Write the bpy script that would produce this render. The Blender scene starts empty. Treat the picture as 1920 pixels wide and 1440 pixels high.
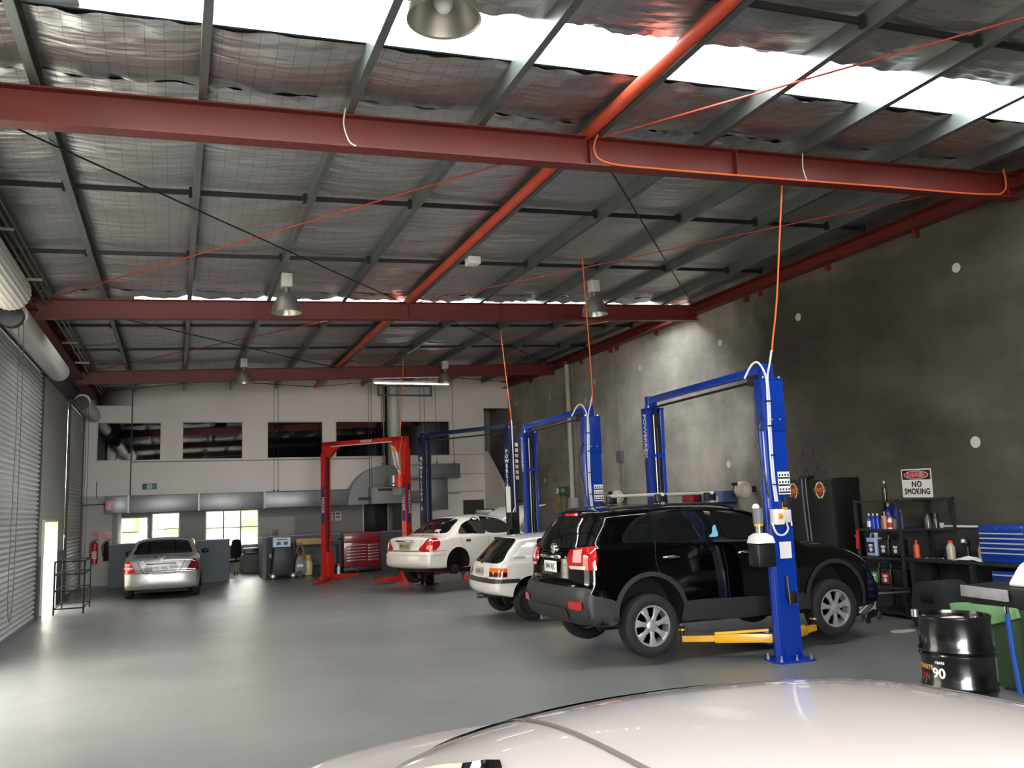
import bpy, bmesh, math, random
import numpy as np
from mathutils import Vector, Matrix
from mathutils.bvhtree import BVHTree
from mathutils.geometry import delaunay_2d_cdt

SC = bpy.context.scene
COL = SC.collection
random.seed(7)

# ------------------------------------------------------------------ camera
cam_d = bpy.data.cameras.new('camera')
cam = bpy.data.objects.new('camera', cam_d)
COL.objects.link(cam)
cam_d.sensor_fit = 'HORIZONTAL'
cam_d.sensor_width = 36.0
cam_d.lens = 1620.0 / 1920.0 * 36.0
cam_d.clip_end = 400
_R = ((0.93251502, 0.01585883, 0.36078280),
      (-0.35927964, 0.14177596, 0.92239781),
      (-0.03652218, -0.98977173, 0.13790597))
cam.matrix_world = Matrix(((_R[0][0], -_R[0][1], -_R[0][2], 0.0),
                           (_R[1][0], -_R[1][1], -_R[1][2], 0.0),
                           (_R[2][0], -_R[2][1], -_R[2][2], 1.93),
                           (0, 0, 0, 1)))
SC.camera = cam

# ------------------------------------------------------------------ sky: even overcast
world = bpy.data.worlds.new('overcast_sky')
SC.world = world
world.use_nodes = True
_bg = world.node_tree.nodes['Background']
_bg.inputs['Color'].default_value = (1.0, 0.985, 0.97, 1)
_bg.inputs['Strength'].default_value = SKY = 9.0

def portal(name, loc, rot, sx, sy):
    """guides sky light through an opening; gives off no light of its own"""
    d = bpy.data.lights.new(name, 'AREA')
    d.shape = 'RECTANGLE'; d.size = sx; d.size_y = sy
    d.cycles.is_portal = True
    o = bpy.data.objects.new(name, d)
    COL.objects.link(o)
    o.location = loc; o.rotation_euler = rot
    o['kind'] = 'helper'
    return o
HPI = math.pi / 2
ROOF_A, ROOF_S = 5.43, 0.0405          # rafter underside z = ROOF_A + ROOF_S * x
ROOF_ANG = -math.atan(ROOF_S)
SKYLIGHTS = [(6.42, 7.20), (16.78, 17.80)]
for _y0, _y1 in SKYLIGHTS:
    portal('skylight_portal', (5.05, (_y0 + _y1) / 2, ROOF_A + .74 + ROOF_S * 5.05), (0, ROOF_ANG, 0), 11.6, _y1 - _y0 + .1)
DOOR1 = (8.3, 13.4); FRONT = ((-2.3, 4.2),)
for _y0, _y1 in (DOOR1,):
    portal('roller_door_portal', (-2.75, (_y0 + _y1) / 2, 2.4), (0, -HPI, 0), 4.8, _y1 - _y0)
for _x0, _x1 in FRONT:
    portal('front_door_portal', ((_x0 + _x1) / 2, -3.3, 2.55), (HPI, 0, 0), _x1 - _x0, 5.1)
portal('side_door_portal', (-2.75, 21.75, 1.0), (0, -HPI, 0), 2.0, 2.3)
portal('office_window_portal', (.4, 31.3, 1.5), (-HPI, 0, 0), 4.8, 1.2)

SC.view_settings.view_transform = 'Standard'
SC.view_settings.look = 'None'
SC.view_settings.gamma = 1.0
SC.view_settings.use_curve_mapping = False
SC.view_settings.exposure = 1.28
SC.cycles.max_bounces = 8
SC.cycles.diffuse_bounces = 5
SC.cycles.glossy_bounces = 4
SC.cycles.transparent_max_bounces = 12
SC.cycles.sample_clamp_indirect = 8.0
SC.cycles.use_denoising = True
SC.cycles.caustics_reflective = False
SC.cycles.caustics_refractive = False

# ------------------------------------------------------------------ materials
def lin(c):
    return tuple(((v / 255.0) / 12.92 if v / 255.0 <= .04045 else ((v / 255.0 + .055) / 1.055) ** 2.4) for v in c)

MATS = {}
def mat(name, rgb, rough=.5, metal=0.0, bump=None, var=None, coat=0.0, spec=.5, emit=0.0, alpha=None, stretch=None):
    """rgb in 0..255; bump=(scale,strength); var=(scale,amount) mottles the colour"""
    if name in MATS: return MATS[name]
    m = bpy.data.materials.new(name); m.use_nodes = True
    nt = m.node_tree; N = nt.nodes; Lk = nt.links
    b = N['Principled BSDF']
    c = lin(rgb)
    b.inputs['Base Color'].default_value = (*c, 1)
    b.inputs['Roughness'].default_value = rough
    b.inputs['Metallic'].default_value = metal
    b.inputs['Specular IOR Level'].default_value = spec
    if coat: 
        b.inputs['Coat Weight'].default_value = coat
        b.inputs['Coat Roughness'].default_value = .03
    if emit:
        b.inputs['Emission Color'].default_value = (*c, 1)
        b.inputs['Emission Strength'].default_value = emit
    if bump or var:
        tc = N.new('ShaderNodeTexCoord')
        src = tc.outputs['Object']
        if stretch:
            mp = N.new('ShaderNodeMapping'); mp.inputs['Scale'].default_value = stretch
            Lk.new(src, mp.inputs['Vector']); src = mp.outputs['Vector']
    if var:
        n = N.new('ShaderNodeTexNoise'); n.inputs['Scale'].default_value = var[0]; n.inputs['Detail'].default_value = 6
        Lk.new(src, n.inputs['Vector'])
        r = N.new('ShaderNodeMapRange'); r.inputs['From Min'].default_value = .3; r.inputs['From Max'].default_value = .7
        r.inputs['To Min'].default_value = 1 - var[1]; r.inputs['To Max'].default_value = 1 + var[1]
        Lk.new(n.outputs['Fac'], r.inputs['Value'])
        x = N.new('ShaderNodeVectorMath'); x.operation = 'SCALE'
        x.inputs[0].default_value = c
        Lk.new(r.outputs['Result'], x.inputs['Scale']); Lk.new(x.outputs['Vector'], b.inputs['Base Color'])
    if bump:
        n2 = N.new('ShaderNodeTexNoise'); n2.inputs['Scale'].default_value = bump[0]; n2.inputs['Detail'].default_value = 4
        Lk.new(src, n2.inputs['Vector'])
        bp = N.new('ShaderNodeBump'); bp.inputs['Strength'].default_value = bump[1]; bp.inputs['Distance'].default_value = .02
        Lk.new(n2.outputs['Fac'], bp.inputs['Height']); Lk.new(bp.outputs['Normal'], b.inputs['Normal'])
    MATS[name] = m
    return m

RED_STEEL = mat('red_oxide_steel', (104, 38, 33), .5, var=(1.5, .12))
RED_TUBE = mat('orange_red_primer', (188, 72, 46), .5, var=(2, .1))
GALV = mat('galvanised_steel', (120, 126, 124), .42, .75, var=(4, .1))
DARKSTEEL = mat('dark_steel', (42, 44, 44), .5, .4)
WHITEWALL = mat('white_painted_wall', (242, 234, 229), .7, var=(.8, .03), bump=(60, .05))
GREYPAINT = mat('grey_painted_masonry', (168, 169, 167), .6, var=(1.2, .05), bump=(40, .08))
DARKPAINT = mat('dark_grey_dado_paint', (84, 88, 92), .5, var=(1, .05))
BLACK = mat('black_plastic', (14, 14, 15), .45)
MATTEBLACK = mat('matt_black', (10, 10, 11), .75)
RUBBER = mat('tyre_rubber', (20, 20, 21), .78, bump=(90, .15))
CHROME = mat('chrome', (225, 226, 228), .08, 1.0)
ALLOY = mat('silver_alloy', (190, 192, 194), .32, .7)
STEEL = mat('bare_steel', (150, 150, 150), .35, .9)
WHITEPL = mat('white_plastic', (228, 228, 226), .4)
GREYPL = mat('grey_plastic', (110, 112, 114), .5)
PAPER = mat('white_paper', (222, 222, 220), .8)
YELLOW = mat('yellow_enamel', (222, 166, 20), .35, coat=.3)
BLUE = mat('blue_enamel', (2, 50, 152), .32, coat=.4)
NAVY = mat('navy_enamel', (9, 20, 52), .35, coat=.3)
LIFTRED = mat('red_enamel', (190, 32, 24), .35, coat=.3)
ORANGE_CABLE = mat('orange_cable_sheath', (226, 104, 52), .5)
GREYTUBE = mat('grey_flexible_conduit', (196, 202, 208), .45)
GLASS = mat('dark_glass', (10, 12, 13), .03, 0, spec=.8)
TINT = mat('tinted_car_glass', (16, 19, 20), .02, 0, spec=.9)
LENSRED = mat('red_lamp_lens', (176, 14, 14), .08, coat=1)
LENSDARK = mat('deep_red_lamp_lens', (92, 10, 14), .08, coat=1)
LENSCLEAR = mat('clear_lamp_lens', (200, 196, 190), .06, coat=1)
LENSAMBER = mat('amber_lamp_lens', (226, 110, 20), .1, coat=1)
TXT_WHITE = mat('white_lettering', (235, 236, 238), .6)
TXT_BLACK = mat('black_lettering', (14, 14, 15), .6)

# ------------------------------------------------------------------ mesh helpers
class MB:
    def __init__(s):
        s.v = []; s.f = []; s.mi = []; s.cur = 0
    def add(s, vs, fs):
        o = len(s.v)
        s.v.extend(tuple(v) for v in vs)
        s.f.extend(tuple(i + o for i in f) for f in fs)
        s.mi.extend([s.cur] * len(fs))
        return s
    def box(s, x0, x1, y0, y1, z0, z1, M=None):
        if x0 > x1: x0, x1 = x1, x0
        if y0 > y1: y0, y1 = y1, y0
        if z0 > z1: z0, z1 = z1, z0
        vs = [(x0, y0, z0), (x1, y0, z0), (x1, y1, z0), (x0, y1, z0), (x0, y0, z1), (x1, y0, z1), (x1, y1, z1), (x0, y1, z1)]
        if M is not None: vs = [M @ Vector(v) for v in vs]
        return s.add(vs, [(0, 3, 2, 1), (4, 5, 6, 7), (0, 1, 5, 4), (1, 2, 6, 5), (2, 3, 7, 6), (3, 0, 4, 7)])
    def cbox(s, c, size, M=None):
        return s.box(c[0] - size[0] / 2, c[0] + size[0] / 2, c[1] - size[1] / 2, c[1] + size[1] / 2, c[2] - size[2] / 2, c[2] + size[2] / 2, M)
    def beam(s, p0, p1, w, h, up=(0, 0, 1)):
        p0 = Vector(p0); p1 = Vector(p1); d = (p1 - p0).normalized(); u = Vector(up)
        r = d.cross(u).normalized(); u = r.cross(d).normalized()
        vs = []
        for p in (p0, p1):
            for a, b in ((-1, -1), (1, -1), (1, 1), (-1, 1)):
                vs.append(p + r * (a * w / 2) + u * (b * h / 2))
        return s.add(vs, [(0, 1, 2, 3), (7, 6, 5, 4), (0, 4, 5, 1), (1, 5, 6, 2), (2, 6, 7, 3), (3, 7, 4, 0)])
    def cyl(s, p0, p1, r, n=16, r2=None, caps=True):
        p0 = Vector(p0); p1 = Vector(p1); d = (p1 - p0).normalized()
        a = d.orthogonal().normalized(); b = d.cross(a)
        r2 = r if r2 is None else r2
        vs = []
        for p, rr in ((p0, r), (p1, r2)):
            for i in range(n):
                t = 2 * math.pi * i / n
                vs.append(p + a * (rr * math.cos(t)) + b * (rr * math.sin(t)))
        fs = [(i, (i + 1) % n, n + (i + 1) % n, n + i) for i in range(n)]
        if caps: fs += [tuple(range(n - 1, -1, -1)), tuple(range(n, 2 * n))]
        return s.add(vs, fs)
    def tube(s, pts, r, n=8, closed=False):
        pts = [Vector(p) for p in pts]
        rings = []
        a = None
        for i, p in enumerate(pts):
            q0 = pts[i - 1] if i else p; q1 = pts[i + 1] if i + 1 < len(pts) else p
            d = (q1 - q0)
            d = d.normalized() if d.length > 1e-9 else Vector((0, 0, 1))
            a = d.orthogonal().normalized() if a is None else (a - d * a.dot(d))
            if a.length < 1e-6: a = d.orthogonal()
            a = a.normalized(); b = d.cross(a)
            rings.append([p + a * (r * math.cos(2 * math.pi * k / n)) + b * (r * math.sin(2 * math.pi * k / n)) for k in range(n)])
        vs = [v for R in rings for v in R]; fs = []
        for i in range(len(rings) - 1):
            for k in range(n):
                fs.append((i * n + k, i * n + (k + 1) % n, (i + 1) * n + (k + 1) % n, (i + 1) * n + k))
        fs += [tuple(range(n - 1, -1, -1)), tuple((len(rings) - 1) * n + k for k in range(n))]
        return s.add(vs, fs)
    def lathe(s, prof, n=32, M=None, close=False):
        """prof: (r, h) about local z"""
        vs = []
        for r, h in prof:
            for i in range(n):
                t = 2 * math.pi * i / n
                v = Vector((r * math.cos(t), r * math.sin(t), h))
                vs.append(M @ v if M is not None else v)
        fs = []
        m = len(prof)
        for j in range(m if close else m - 1):
            k = (j + 1) % m
            for i in range(n):
                fs.append((j * n + i, j * n + (i + 1) % n, k * n + (i + 1) % n, k * n + i))
        if not close:
            if prof[0][0] > 1e-6: fs.append(tuple(range(n - 1, -1, -1)))
            if prof[-1][0] > 1e-6: fs.append(tuple((m - 1) * n + i for i in range(n)))
        return s.add(vs, fs)
    def prism(s, poly, M, t):
        """poly (u,v) extruded along w by t; M maps (u,v,w) to local"""
        n = len(poly)
        ar = sum(poly[i][0] * poly[(i + 1) % n][1] - poly[(i + 1) % n][0] * poly[i][1] for i in range(n))
        if ar < 0: poly = poly[::-1]
        vs = [M @ Vector((u, v, 0)) for u, v in poly] + [M @ Vector((u, v, t)) for u, v in poly]
        fs = [tuple(range(n - 1, -1, -1)), tuple(range(n, 2 * n))] + [(i, (i + 1) % n, n + (i + 1) % n, n + i) for i in range(n)]
        return s.add(vs, fs)
    def sphere(s, c, r, n=12, sc=(1, 1, 1)):
        vs = []; fs = []
        m = n // 2
        for j in range(m + 1):
            th = math.pi * j / m
            for i in range(n):
                ph = 2 * math.pi * i / n
                vs.append((c[0] + r * sc[0] * math.sin(th) * math.cos(ph), c[1] + r * sc[1] * math.sin(th) * math.sin(ph), c[2] + r * sc[2] * math.cos(th)))
        for j in range(m):
            for i in range(n):
                fs.append((j * n + i, (j + 1) * n + i, (j + 1) * n + (i + 1) % n, j * n + (i + 1) % n))
        return s.add(vs, fs)
    def mesh(s, name, mats, sharp=35, bevel=0.0, segs=2):
        me = bpy.data.meshes.new(name)
        me.from_pydata([tuple(v) for v in s.v], [], s.f)
        if not isinstance(mats, (list, tuple)): mats = [mats]
        for m in mats: me.materials.append(m)
        if len(mats) > 1: me.polygons.foreach_set('material_index', s.mi)
        bm = bmesh.new(); bm.from_mesh(me)
        bmesh.ops.remove_doubles(bm, verts=bm.verts, dist=1e-5)
        bmesh.ops.recalc_face_normals(bm, faces=bm.faces)
        if bevel > 0:
            es = [e for e in bm.edges if len(e.link_faces) == 2 and e.calc_face_angle(0) > math.radians(40)]
            bmesh.ops.bevel(bm, geom=es, offset=bevel, segments=segs, profile=.5, affect='EDGES', clamp_overlap=True)
        bm.to_mesh(me); bm.free()
        me.polygons.foreach_set('use_smooth', [True] * len(me.polygons))
        me.set_sharp_from_angle(angle=math.radians(sharp))
        me.update()
        return me
    def build(s, name, mats, parent=None, sharp=35, bevel=0.0, segs=2, label=None):
        return obj(name, s.mesh(name, mats, sharp, bevel, segs), parent, label)

def obj(name, me, parent=None, label=None):
    o = bpy.data.objects.new(name, me)
    COL.objects.link(o)
    if parent is not None: o.parent = parent
    if label: o['label'] = label
    return o
def tag(o, label=None, cat=None, group=None, kind=None):
    if label: o['label'] = label
    if cat: o['category'] = cat
    if group: o['group'] = group
    if kind: o['kind'] = kind
    return o
def thing(name, label, cat, loc=(0, 0, 0), rz=0.0, group=None, kind=None):
    o = bpy.data.objects.new(name, None)
    COL.objects.link(o)
    o.empty_display_size = .1
    o.location = loc; o.rotation_euler = (0, 0, rz)
    return tag(o, label, cat, group, kind)
def rot(axis, a): return Matrix.Rotation(a, 4, axis)
def T(x, y, z): return Matrix.Translation((x, y, z))
def frame(o, u, v):
    """matrix with origin o, local x along u, local y along v"""
    u = Vector(u).normalized(); v = Vector(v); v = (v - u * v.dot(u)).normalized(); w = u.cross(v)
    return Matrix(((u.x, v.x, w.x, o[0]), (u.y, v.y, w.y, o[1]), (u.z, v.z, w.z, o[2]), (0, 0, 0, 1)))
def bez(pts, n=10):
    """smooth curve through points"""
    P = [Vector(p) for p in pts]
    out = []
    for i in range(len(P) - 1):
        p0 = P[max(i - 1, 0)]; p1 = P[i]; p2 = P[i + 1]; p3 = P[min(i + 2, len(P) - 1)]
        for k in range(n):
            t = k / n
            out.append(.5 * ((2 * p1) + (p2 - p0) * t + (2 * p0 - 5 * p1 + 4 * p2 - p3) * t * t + (3 * p1 - p0 - 3 * p2 + p3) * t ** 3))
    out.append(P[-1])
    return out
_TXT = {}
def text_mesh(body, size, thick=.0006, bold=0.0, space=1.0, xscale=1.0):
    key = (body, size, bold, space, xscale)
    if key not in _TXT:
        cu = bpy.data.curves.new('lettering', 'FONT')
        cu.body = body; cu.size = size; cu.align_x = 'CENTER'; cu.align_y = 'CENTER'
        cu.extrude = thick; cu.space_character = space; cu.resolution_u = 3
        cu.space_line = .8
        tmp = bpy.data.objects.new('lettering_tmp', cu)
        COL.objects.link(tmp)
        dg = bpy.context.evaluated_depsgraph_get()
        me = bpy.data.meshes.new_from_object(tmp.evaluated_get(dg))
        me.name = 'lettering'
        bpy.data.objects.remove(tmp); bpy.data.curves.remove(cu)
        if bold > 0:                     # heavier strokes: the outline laid down again, shifted by the stroke gain
            n0 = len(me.vertices)
            V = [v.co.copy() for v in me.vertices]; F = [tuple(p.vertices) for p in me.polygons]
            vv, ff = [], []
            for dx, dy in ((0, 0), (bold, 0), (-bold, 0), (0, bold), (0, -bold)):
                k = len(vv)
                vv += [(v.x + dx, v.y + dy, v.z) for v in V]; ff += [tuple(i + k for i in f) for f in F]
            me = bpy.data.meshes.new('lettering'); me.from_pydata(vv, [], ff)
        if xscale != 1.0: me.transform(Matrix.Diagonal((xscale, 1, 1, 1)))
        _TXT[key] = me
    return _TXT[key]
def text(name, body, size, M, material, parent=None, bold=0.0, space=1.0, xscale=1.0):
    me = text_mesh(body, size, .0006, bold, space, xscale).copy()
    me.materials.clear(); me.materials.append(material)
    o = obj(name, me, parent)
    o.matrix_local = M
    return o
def ellipse(cx, cy, rx, ry, n=28): return [(cx + rx * math.cos(2 * math.pi * i / n), cy + ry * math.sin(2 * math.pi * i / n)) for i in range(n)]
def rrect(x0, x1, y0, y1, r, n=5):
    out = []
    for cx, cy, a0 in ((x1 - r, y1 - r, 0), (x0 + r, y1 - r, 90), (x0 + r, y0 + r, 180), (x1 - r, y0 + r, 270)):
        for i in range(n + 1):
            a = math.radians(a0 + 90 * i / n)
            out.append((cx + r * math.cos(a), cy + r * math.sin(a)))
    return out

# ================================================================== SETTING
XL, XR = -2.6, 11.0
YF, YB = -3.2, 28.6
def node_mat(name):
    m = bpy.data.materials.new(name); m.use_nodes = True
    nt = m.node_tree
    return m, nt.nodes, nt.links, nt.nodes['Principled BSDF']
def noise(N, Lk, src, scale, detail=5, rough=.55):
    n = N.new('ShaderNodeTexNoise'); n.inputs['Scale'].default_value = scale
    n.inputs['Detail'].default_value = detail; n.inputs['Roughness'].default_value = rough
    Lk.new(src, n.inputs['Vector']); return n.outputs['Fac']
def ramp(N, Lk, fac, stops):
    r = N.new('ShaderNodeValToRGB'); Lk.new(fac, r.inputs['Fac'])
    e = r.color_ramp.elements
    e[0].position = stops[0][0]; e[0].color = (*stops[0][1], 1)
    e[1].position = stops[-1][0]; e[1].color = (*stops[-1][1], 1)
    for p, c in stops[1:-1]:
        q = e.new(p); q.color = (*c, 1)
    return r.outputs['Color']
def mixc(N, Lk, fac, a, b, mode='MIX'):
    x = N.new('ShaderNodeMix'); x.data_type = 'RGBA'; x.blend_type = mode
    for s, v in ((x.inputs[0], fac), (x.inputs[6], a), (x.inputs[7], b)):
        if hasattr(v, 'is_linked'): Lk.new(v, s)
        elif isinstance(v, (int, float)): s.default_value = v
        else: s.default_value = (*v, 1)
    return x.outputs[2]

# painted concrete floor: satin grey with scuffs and worn tracks
FLOOR, N, Lk, B = node_mat('grey_painted_floor')
tc = N.new('ShaderNodeTexCoord').outputs['Object']
c1 = ramp(N, Lk, noise(N, Lk, tc, .35, 6), [(.3, lin((102, 103, 101))), (.55, lin((115, 116, 113))), (.75, lin((124, 125, 122)))])
Lk.new(c1, B.inputs['Base Color'])
rr = N.new('ShaderNodeMapRange'); rr.inputs['From Min'].default_value = .25; rr.inputs['From Max'].default_value = .75; rr.inputs['To Min'].default_value = .29; rr.inputs['To Max'].default_value = .40
Lk.new(noise(N, Lk, tc, .8, 6, .65), rr.inputs['Value']); Lk.new(rr.outputs['Result'], B.inputs['Roughness'])
bp = N.new('ShaderNodeBump'); bp.inputs['Strength'].default_value = .06; bp.inputs['Distance'].default_value = .01
Lk.new(noise(N, Lk, tc, 14, 4), bp.inputs['Height']); Lk.new(bp.outputs['Normal'], B.inputs['Normal'])
# off-form precast concrete with damp stains
CONC, N, Lk, B = node_mat('precast_concrete')
tc = N.new('ShaderNodeTexCoord').outputs['Object']
mp = N.new('ShaderNodeMapping'); mp.inputs['Scale'].default_value = (1, 1, .35); Lk.new(tc, mp.inputs['Vector'])
base = ramp(N, Lk, noise(N, Lk, tc, .55, 7, .6), [(.28, lin((128, 124, 117))), (.5, lin((160, 154, 146))), (.72, lin((182, 175, 166)))])
streak = ramp(N, Lk, noise(N, Lk, mp.outputs['Vector'], 2.2, 8, .65), [(.3, (.78, .78, .76)), (.6, (1, 1, 1))])
base = mixc(N, Lk, .8, base, streak, 'MULTIPLY')
mp2 = N.new('ShaderNodeMapping'); mp2.inputs['Rotation'].default_value = (.7, 0, 0); mp2.inputs['Scale'].default_value = (1, .16, .45); mp2.inputs['Location'].default_value = (0, 1.3, .2)
Lk.new(tc, mp2.inputs['Vector'])
st = ramp(N, Lk, noise(N, Lk, mp2.outputs['Vector'], 1.0, 7, .6), [(.47, (0, 0, 0)), (.56, (1, 1, 1))])
base = mixc(N, Lk, st, base, mixc(N, Lk, 1.0, base, (.72, .73, .7), 'MULTIPLY'))
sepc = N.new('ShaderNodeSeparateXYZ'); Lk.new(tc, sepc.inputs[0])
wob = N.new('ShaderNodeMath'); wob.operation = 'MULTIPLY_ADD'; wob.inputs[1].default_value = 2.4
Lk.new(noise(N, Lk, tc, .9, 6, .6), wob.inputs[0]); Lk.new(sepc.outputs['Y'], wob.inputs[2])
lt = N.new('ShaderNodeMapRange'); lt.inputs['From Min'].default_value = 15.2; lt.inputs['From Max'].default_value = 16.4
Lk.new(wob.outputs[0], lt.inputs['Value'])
near_tone = ramp(N, Lk, noise(N, Lk, mp2.outputs['Vector'], 1.7, 8, .62), [(.38, (.15, .152, .132)), (.52, (.22, .222, .196)), (.66, (.33, .325, .29))])
base = mixc(N, Lk, lt.outputs['Result'], mixc(N, Lk, 1.0, base, near_tone, 'MULTIPLY'), base)   # near panels multiplied by a darker, mottled tone
Lk.new(base, B.inputs['Base Color']); B.inputs['Roughness'].default_value = .8
bp = N.new('ShaderNodeBump'); bp.inputs['Strength'].default_value = .15; bp.inputs['Distance'].default_value = .01
Lk.new(noise(N, Lk, tc, 18, 5), bp.inputs['Height']); Lk.new(bp.outputs['Normal'], B.inputs['Normal'])

def S(name, mb, m, label, cat, kind='structure', **k):
    return tag(mb.build(name, m, **k), label, cat, kind=kind)

S('floor', MB().box(XL - .25, XR, YF, 34.2, -.12, 0), FLOOR, 'grey painted concrete workshop floor with satin sheen', 'floor')
MB_ = MB
# outside ground, fence and planting seen blown out through the openings
S('outside_ground', MB().box(-40, 40, -40, 70, -.5, -.14), mat('pale_concrete_yard', (176, 172, 164), .9, var=(.3, .08)), 'pale concrete yard outside the workshop', 'ground')

# ---- right precast wall
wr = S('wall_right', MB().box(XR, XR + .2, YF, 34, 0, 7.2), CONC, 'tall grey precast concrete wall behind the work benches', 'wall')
MB().box(XR - .012, XR + .02, YF, 24.6, 0, 1.31).build('painted_dado', mat('charcoal_dado_paint', (62, 64, 68), .5, var=(1, .06)), wr)
PLUG = mat('pale_grout', (196, 190, 178), .85)
for y, z, r in ((9.43, 5.24, .075), (9.43, 2.59, .085), (13.04, 5.26, .075), (15.6, 5.25, .07), (15.6, 2.61, .075), (22.34, 4.81, .08), (21.7, 5.29, .08),
                (24.88, 5.24, .075), (19.12, 5.26, .075), (25.54, 2.65, .075), (27.74, 5.37, .07), (5.9, 5.25, .075), (5.9, 2.6, .075)):
    MB().cyl((XR + .01, y, z), (XR - .006, y, z), r, 20).build('grout_plug', PLUG, wr)
for y in (6.9, 14.6, 23.0):
    MB().box(XR - .002, XR + .02, y - .01, y + .01, 1.31, 7).build('panel_joint', mat('joint_sealant', (96, 94, 90), .8), wr)
# pencil scribble loops on the concrete
pts = []
SCR = mat('black_marker', (30, 30, 30), .8)
for row, (y0, y1, zc, amp, n) in enumerate(((13.55, 12.72, 2.62, .1, 3), (13.5, 12.6, 2.34, .09, 3))):
    pp = []
    for i in range(60):
        t = i / 59
        pp.append((XR - .002, y0 + (y1 - y0) * t + .05 * math.sin(t * 17), zc + amp * math.sin(t * n * 2 * math.pi + row)))
    MB().tube(pp, .004, 5).build('marker_scribble', SCR, wr)
# grey downpipe
MB().cyl((XR - .1, 23.3, 2.02), (XR - .1, 23.3, 6.1), .075, 16).build('pipe_length', mat('grey_pvc_pipe', (176, 174, 168), .5), tag(thing('downpipe', 'pale grey pipe running up the concrete wall', 'pipe', kind='structure')))
_dp = bpy.data.objects['downpipe']; 
for z, r, m in ((1.75, .11, GREYPL),): MB().box(XR - .2, XR, 23.15, 23.45, 1.2, 2.05).build('pipe_boxing', mat('grey_pvc_pipe', (176, 174, 168)), _dp, bevel=.01)

# ---- front wall behind the camera
mb = MB().box(XL - .2, XR + .2, YF - .2, YF, 5.1, 7)
for a, b in ((XL - .2, FRONT[0][0]), (FRONT[0][1], XR + .2)): mb.box(a, b, YF - .2, YF, 0, 5.1)
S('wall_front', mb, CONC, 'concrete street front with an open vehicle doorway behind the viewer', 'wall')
S('sky_screen_wall', MB().box(-8.4, -8.1, -3, 60, -.2, 6.6), mat('cream_render', (206, 198, 180), .8, var=(.4, .06)), 'cream wall added outside to cut the sky light entering the roller doorway', 'wall')  # added wall; placed and sized to limit sky light through the roller doorway

# ---- left wall with roller doors
LW = GREYPAINT
DOOR2 = (14.05, 19.75); PDOOR = (20.62, 22.9); DOOR3 = (24.62, 28.25)
wl = thing('wall_left', 'grey painted side wall with roller doors and piers', 'wall', kind='structure')
piers = [(YF, DOOR1[0]), (DOOR1[1], DOOR2[0]), (DOOR2[1], PDOOR[0]), (PDOOR[1], DOOR3[0] - .07), (DOOR3[1], 31.2)]
for a, b in piers:
    MB().box(XL - .2, XL, a, b, 0, 4.95).build('pier', LW, wl)
    MB().box(XL - .02, XL + .008, a + .001, b - .001, 0, 1.22).build('painted_dado', DARKPAINT, wl)
MB().box(XL - .2, XL, YF, 31.2, 4.95, 6.6).build('header', mat('dark_header_cladding', (92, 96, 100), .6, var=(1, .05)), wl)
MB().box(XL - .2, XL, PDOOR[0], PDOOR[1], 1.97, 4.95).build('pier', LW, wl)
for y in (PDOOR[0], PDOOR[1] - .05):
    MB().box(XL - .21, XL + .05, y, y + .05, 0, 1.97).build('door_jamb', mat('cream_door_frame', (206, 198, 180), .5), wl)
MB().box(XL - .21, XL + .05, PDOOR[0] + .05, PDOOR[1] - .05, 1.92, 1.97).build('door_head', MATS['cream_door_frame'], wl)

SLAT = mat('roller_door_steel', (196, 197, 196), .38, .25, var=(2, .05))
DRUM = mat('cream_roller_door_curtain', (206, 204, 196), .4, .1)
def roller_door(n, y0, y1, ztop, label, singles=True, closed=True):
    d = thing('door_%d' % n, label, 'roller door', kind='structure')
    for y in (y0, y1):
        s = 1 if y == y0 else -1
        MB().box(XL + .0, XL + .06, y - .05, y + .05, 0, 4.98).build('guide_track', DARKSTEEL, d)
    pitch = .092
    k = int(4.9 / pitch)
    prof = [(0, 0), (.022, .008), (.032, .03), (.022, .056), (0, .068), (-.004, .08), (0, .092)]
    if closed:
        mb = MB()
        L = y1 - y0 - .06
        vs = []
        for y in (0, L):
            for x, z in prof: vs.append((x, y, z))
        m = len(prof)
        fs = [(i, i + 1, m + i + 1, m + i) for i in range(m - 1)]
        mb.add(vs, fs)
        # back skin gives the slat its thickness
        mb.add([(-.012, 0, 0), (-.012, L, 0), (-.012, L, .092), (-.012, 0, .092)], [(0, 1, 2, 3)])
        if singles:
            me = mb.mesh('slat', SLAT)
            for i in range(k):
                o = obj('slat', me, d); o.location = (XL + .012, y0 + .03, .05 + i * pitch)
        else:
            big = MB()
            for i in range(k):
                o0 = len(big.v)
                big.add([(x + XL + .012, y + y0 + .03, z + .05 + i * pitch) for x, y, z in mb.v], mb.f)
            tag(big.build('curtain', SLAT, d), kind='stuff')
        MB().box(XL - .01, XL + .05, y0 + .03, y1 - .03, 0, .055).build('bottom_rail', GREYPL, d)
    return d
d2 = roller_door(2, DOOR2[0], DOOR2[1], 4.9, 'closed grey roller shutter beside the open side door')
d3 = roller_door(3, DOOR3[0], DOOR3[1], 4.9, 'far closed roller shutter next to the fire extinguishers', singles=False)
d1 = roller_door(1, DOOR1[0], DOOR1[1], 4.9, 'open roller doorway letting daylight onto the floor', closed=False)
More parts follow.
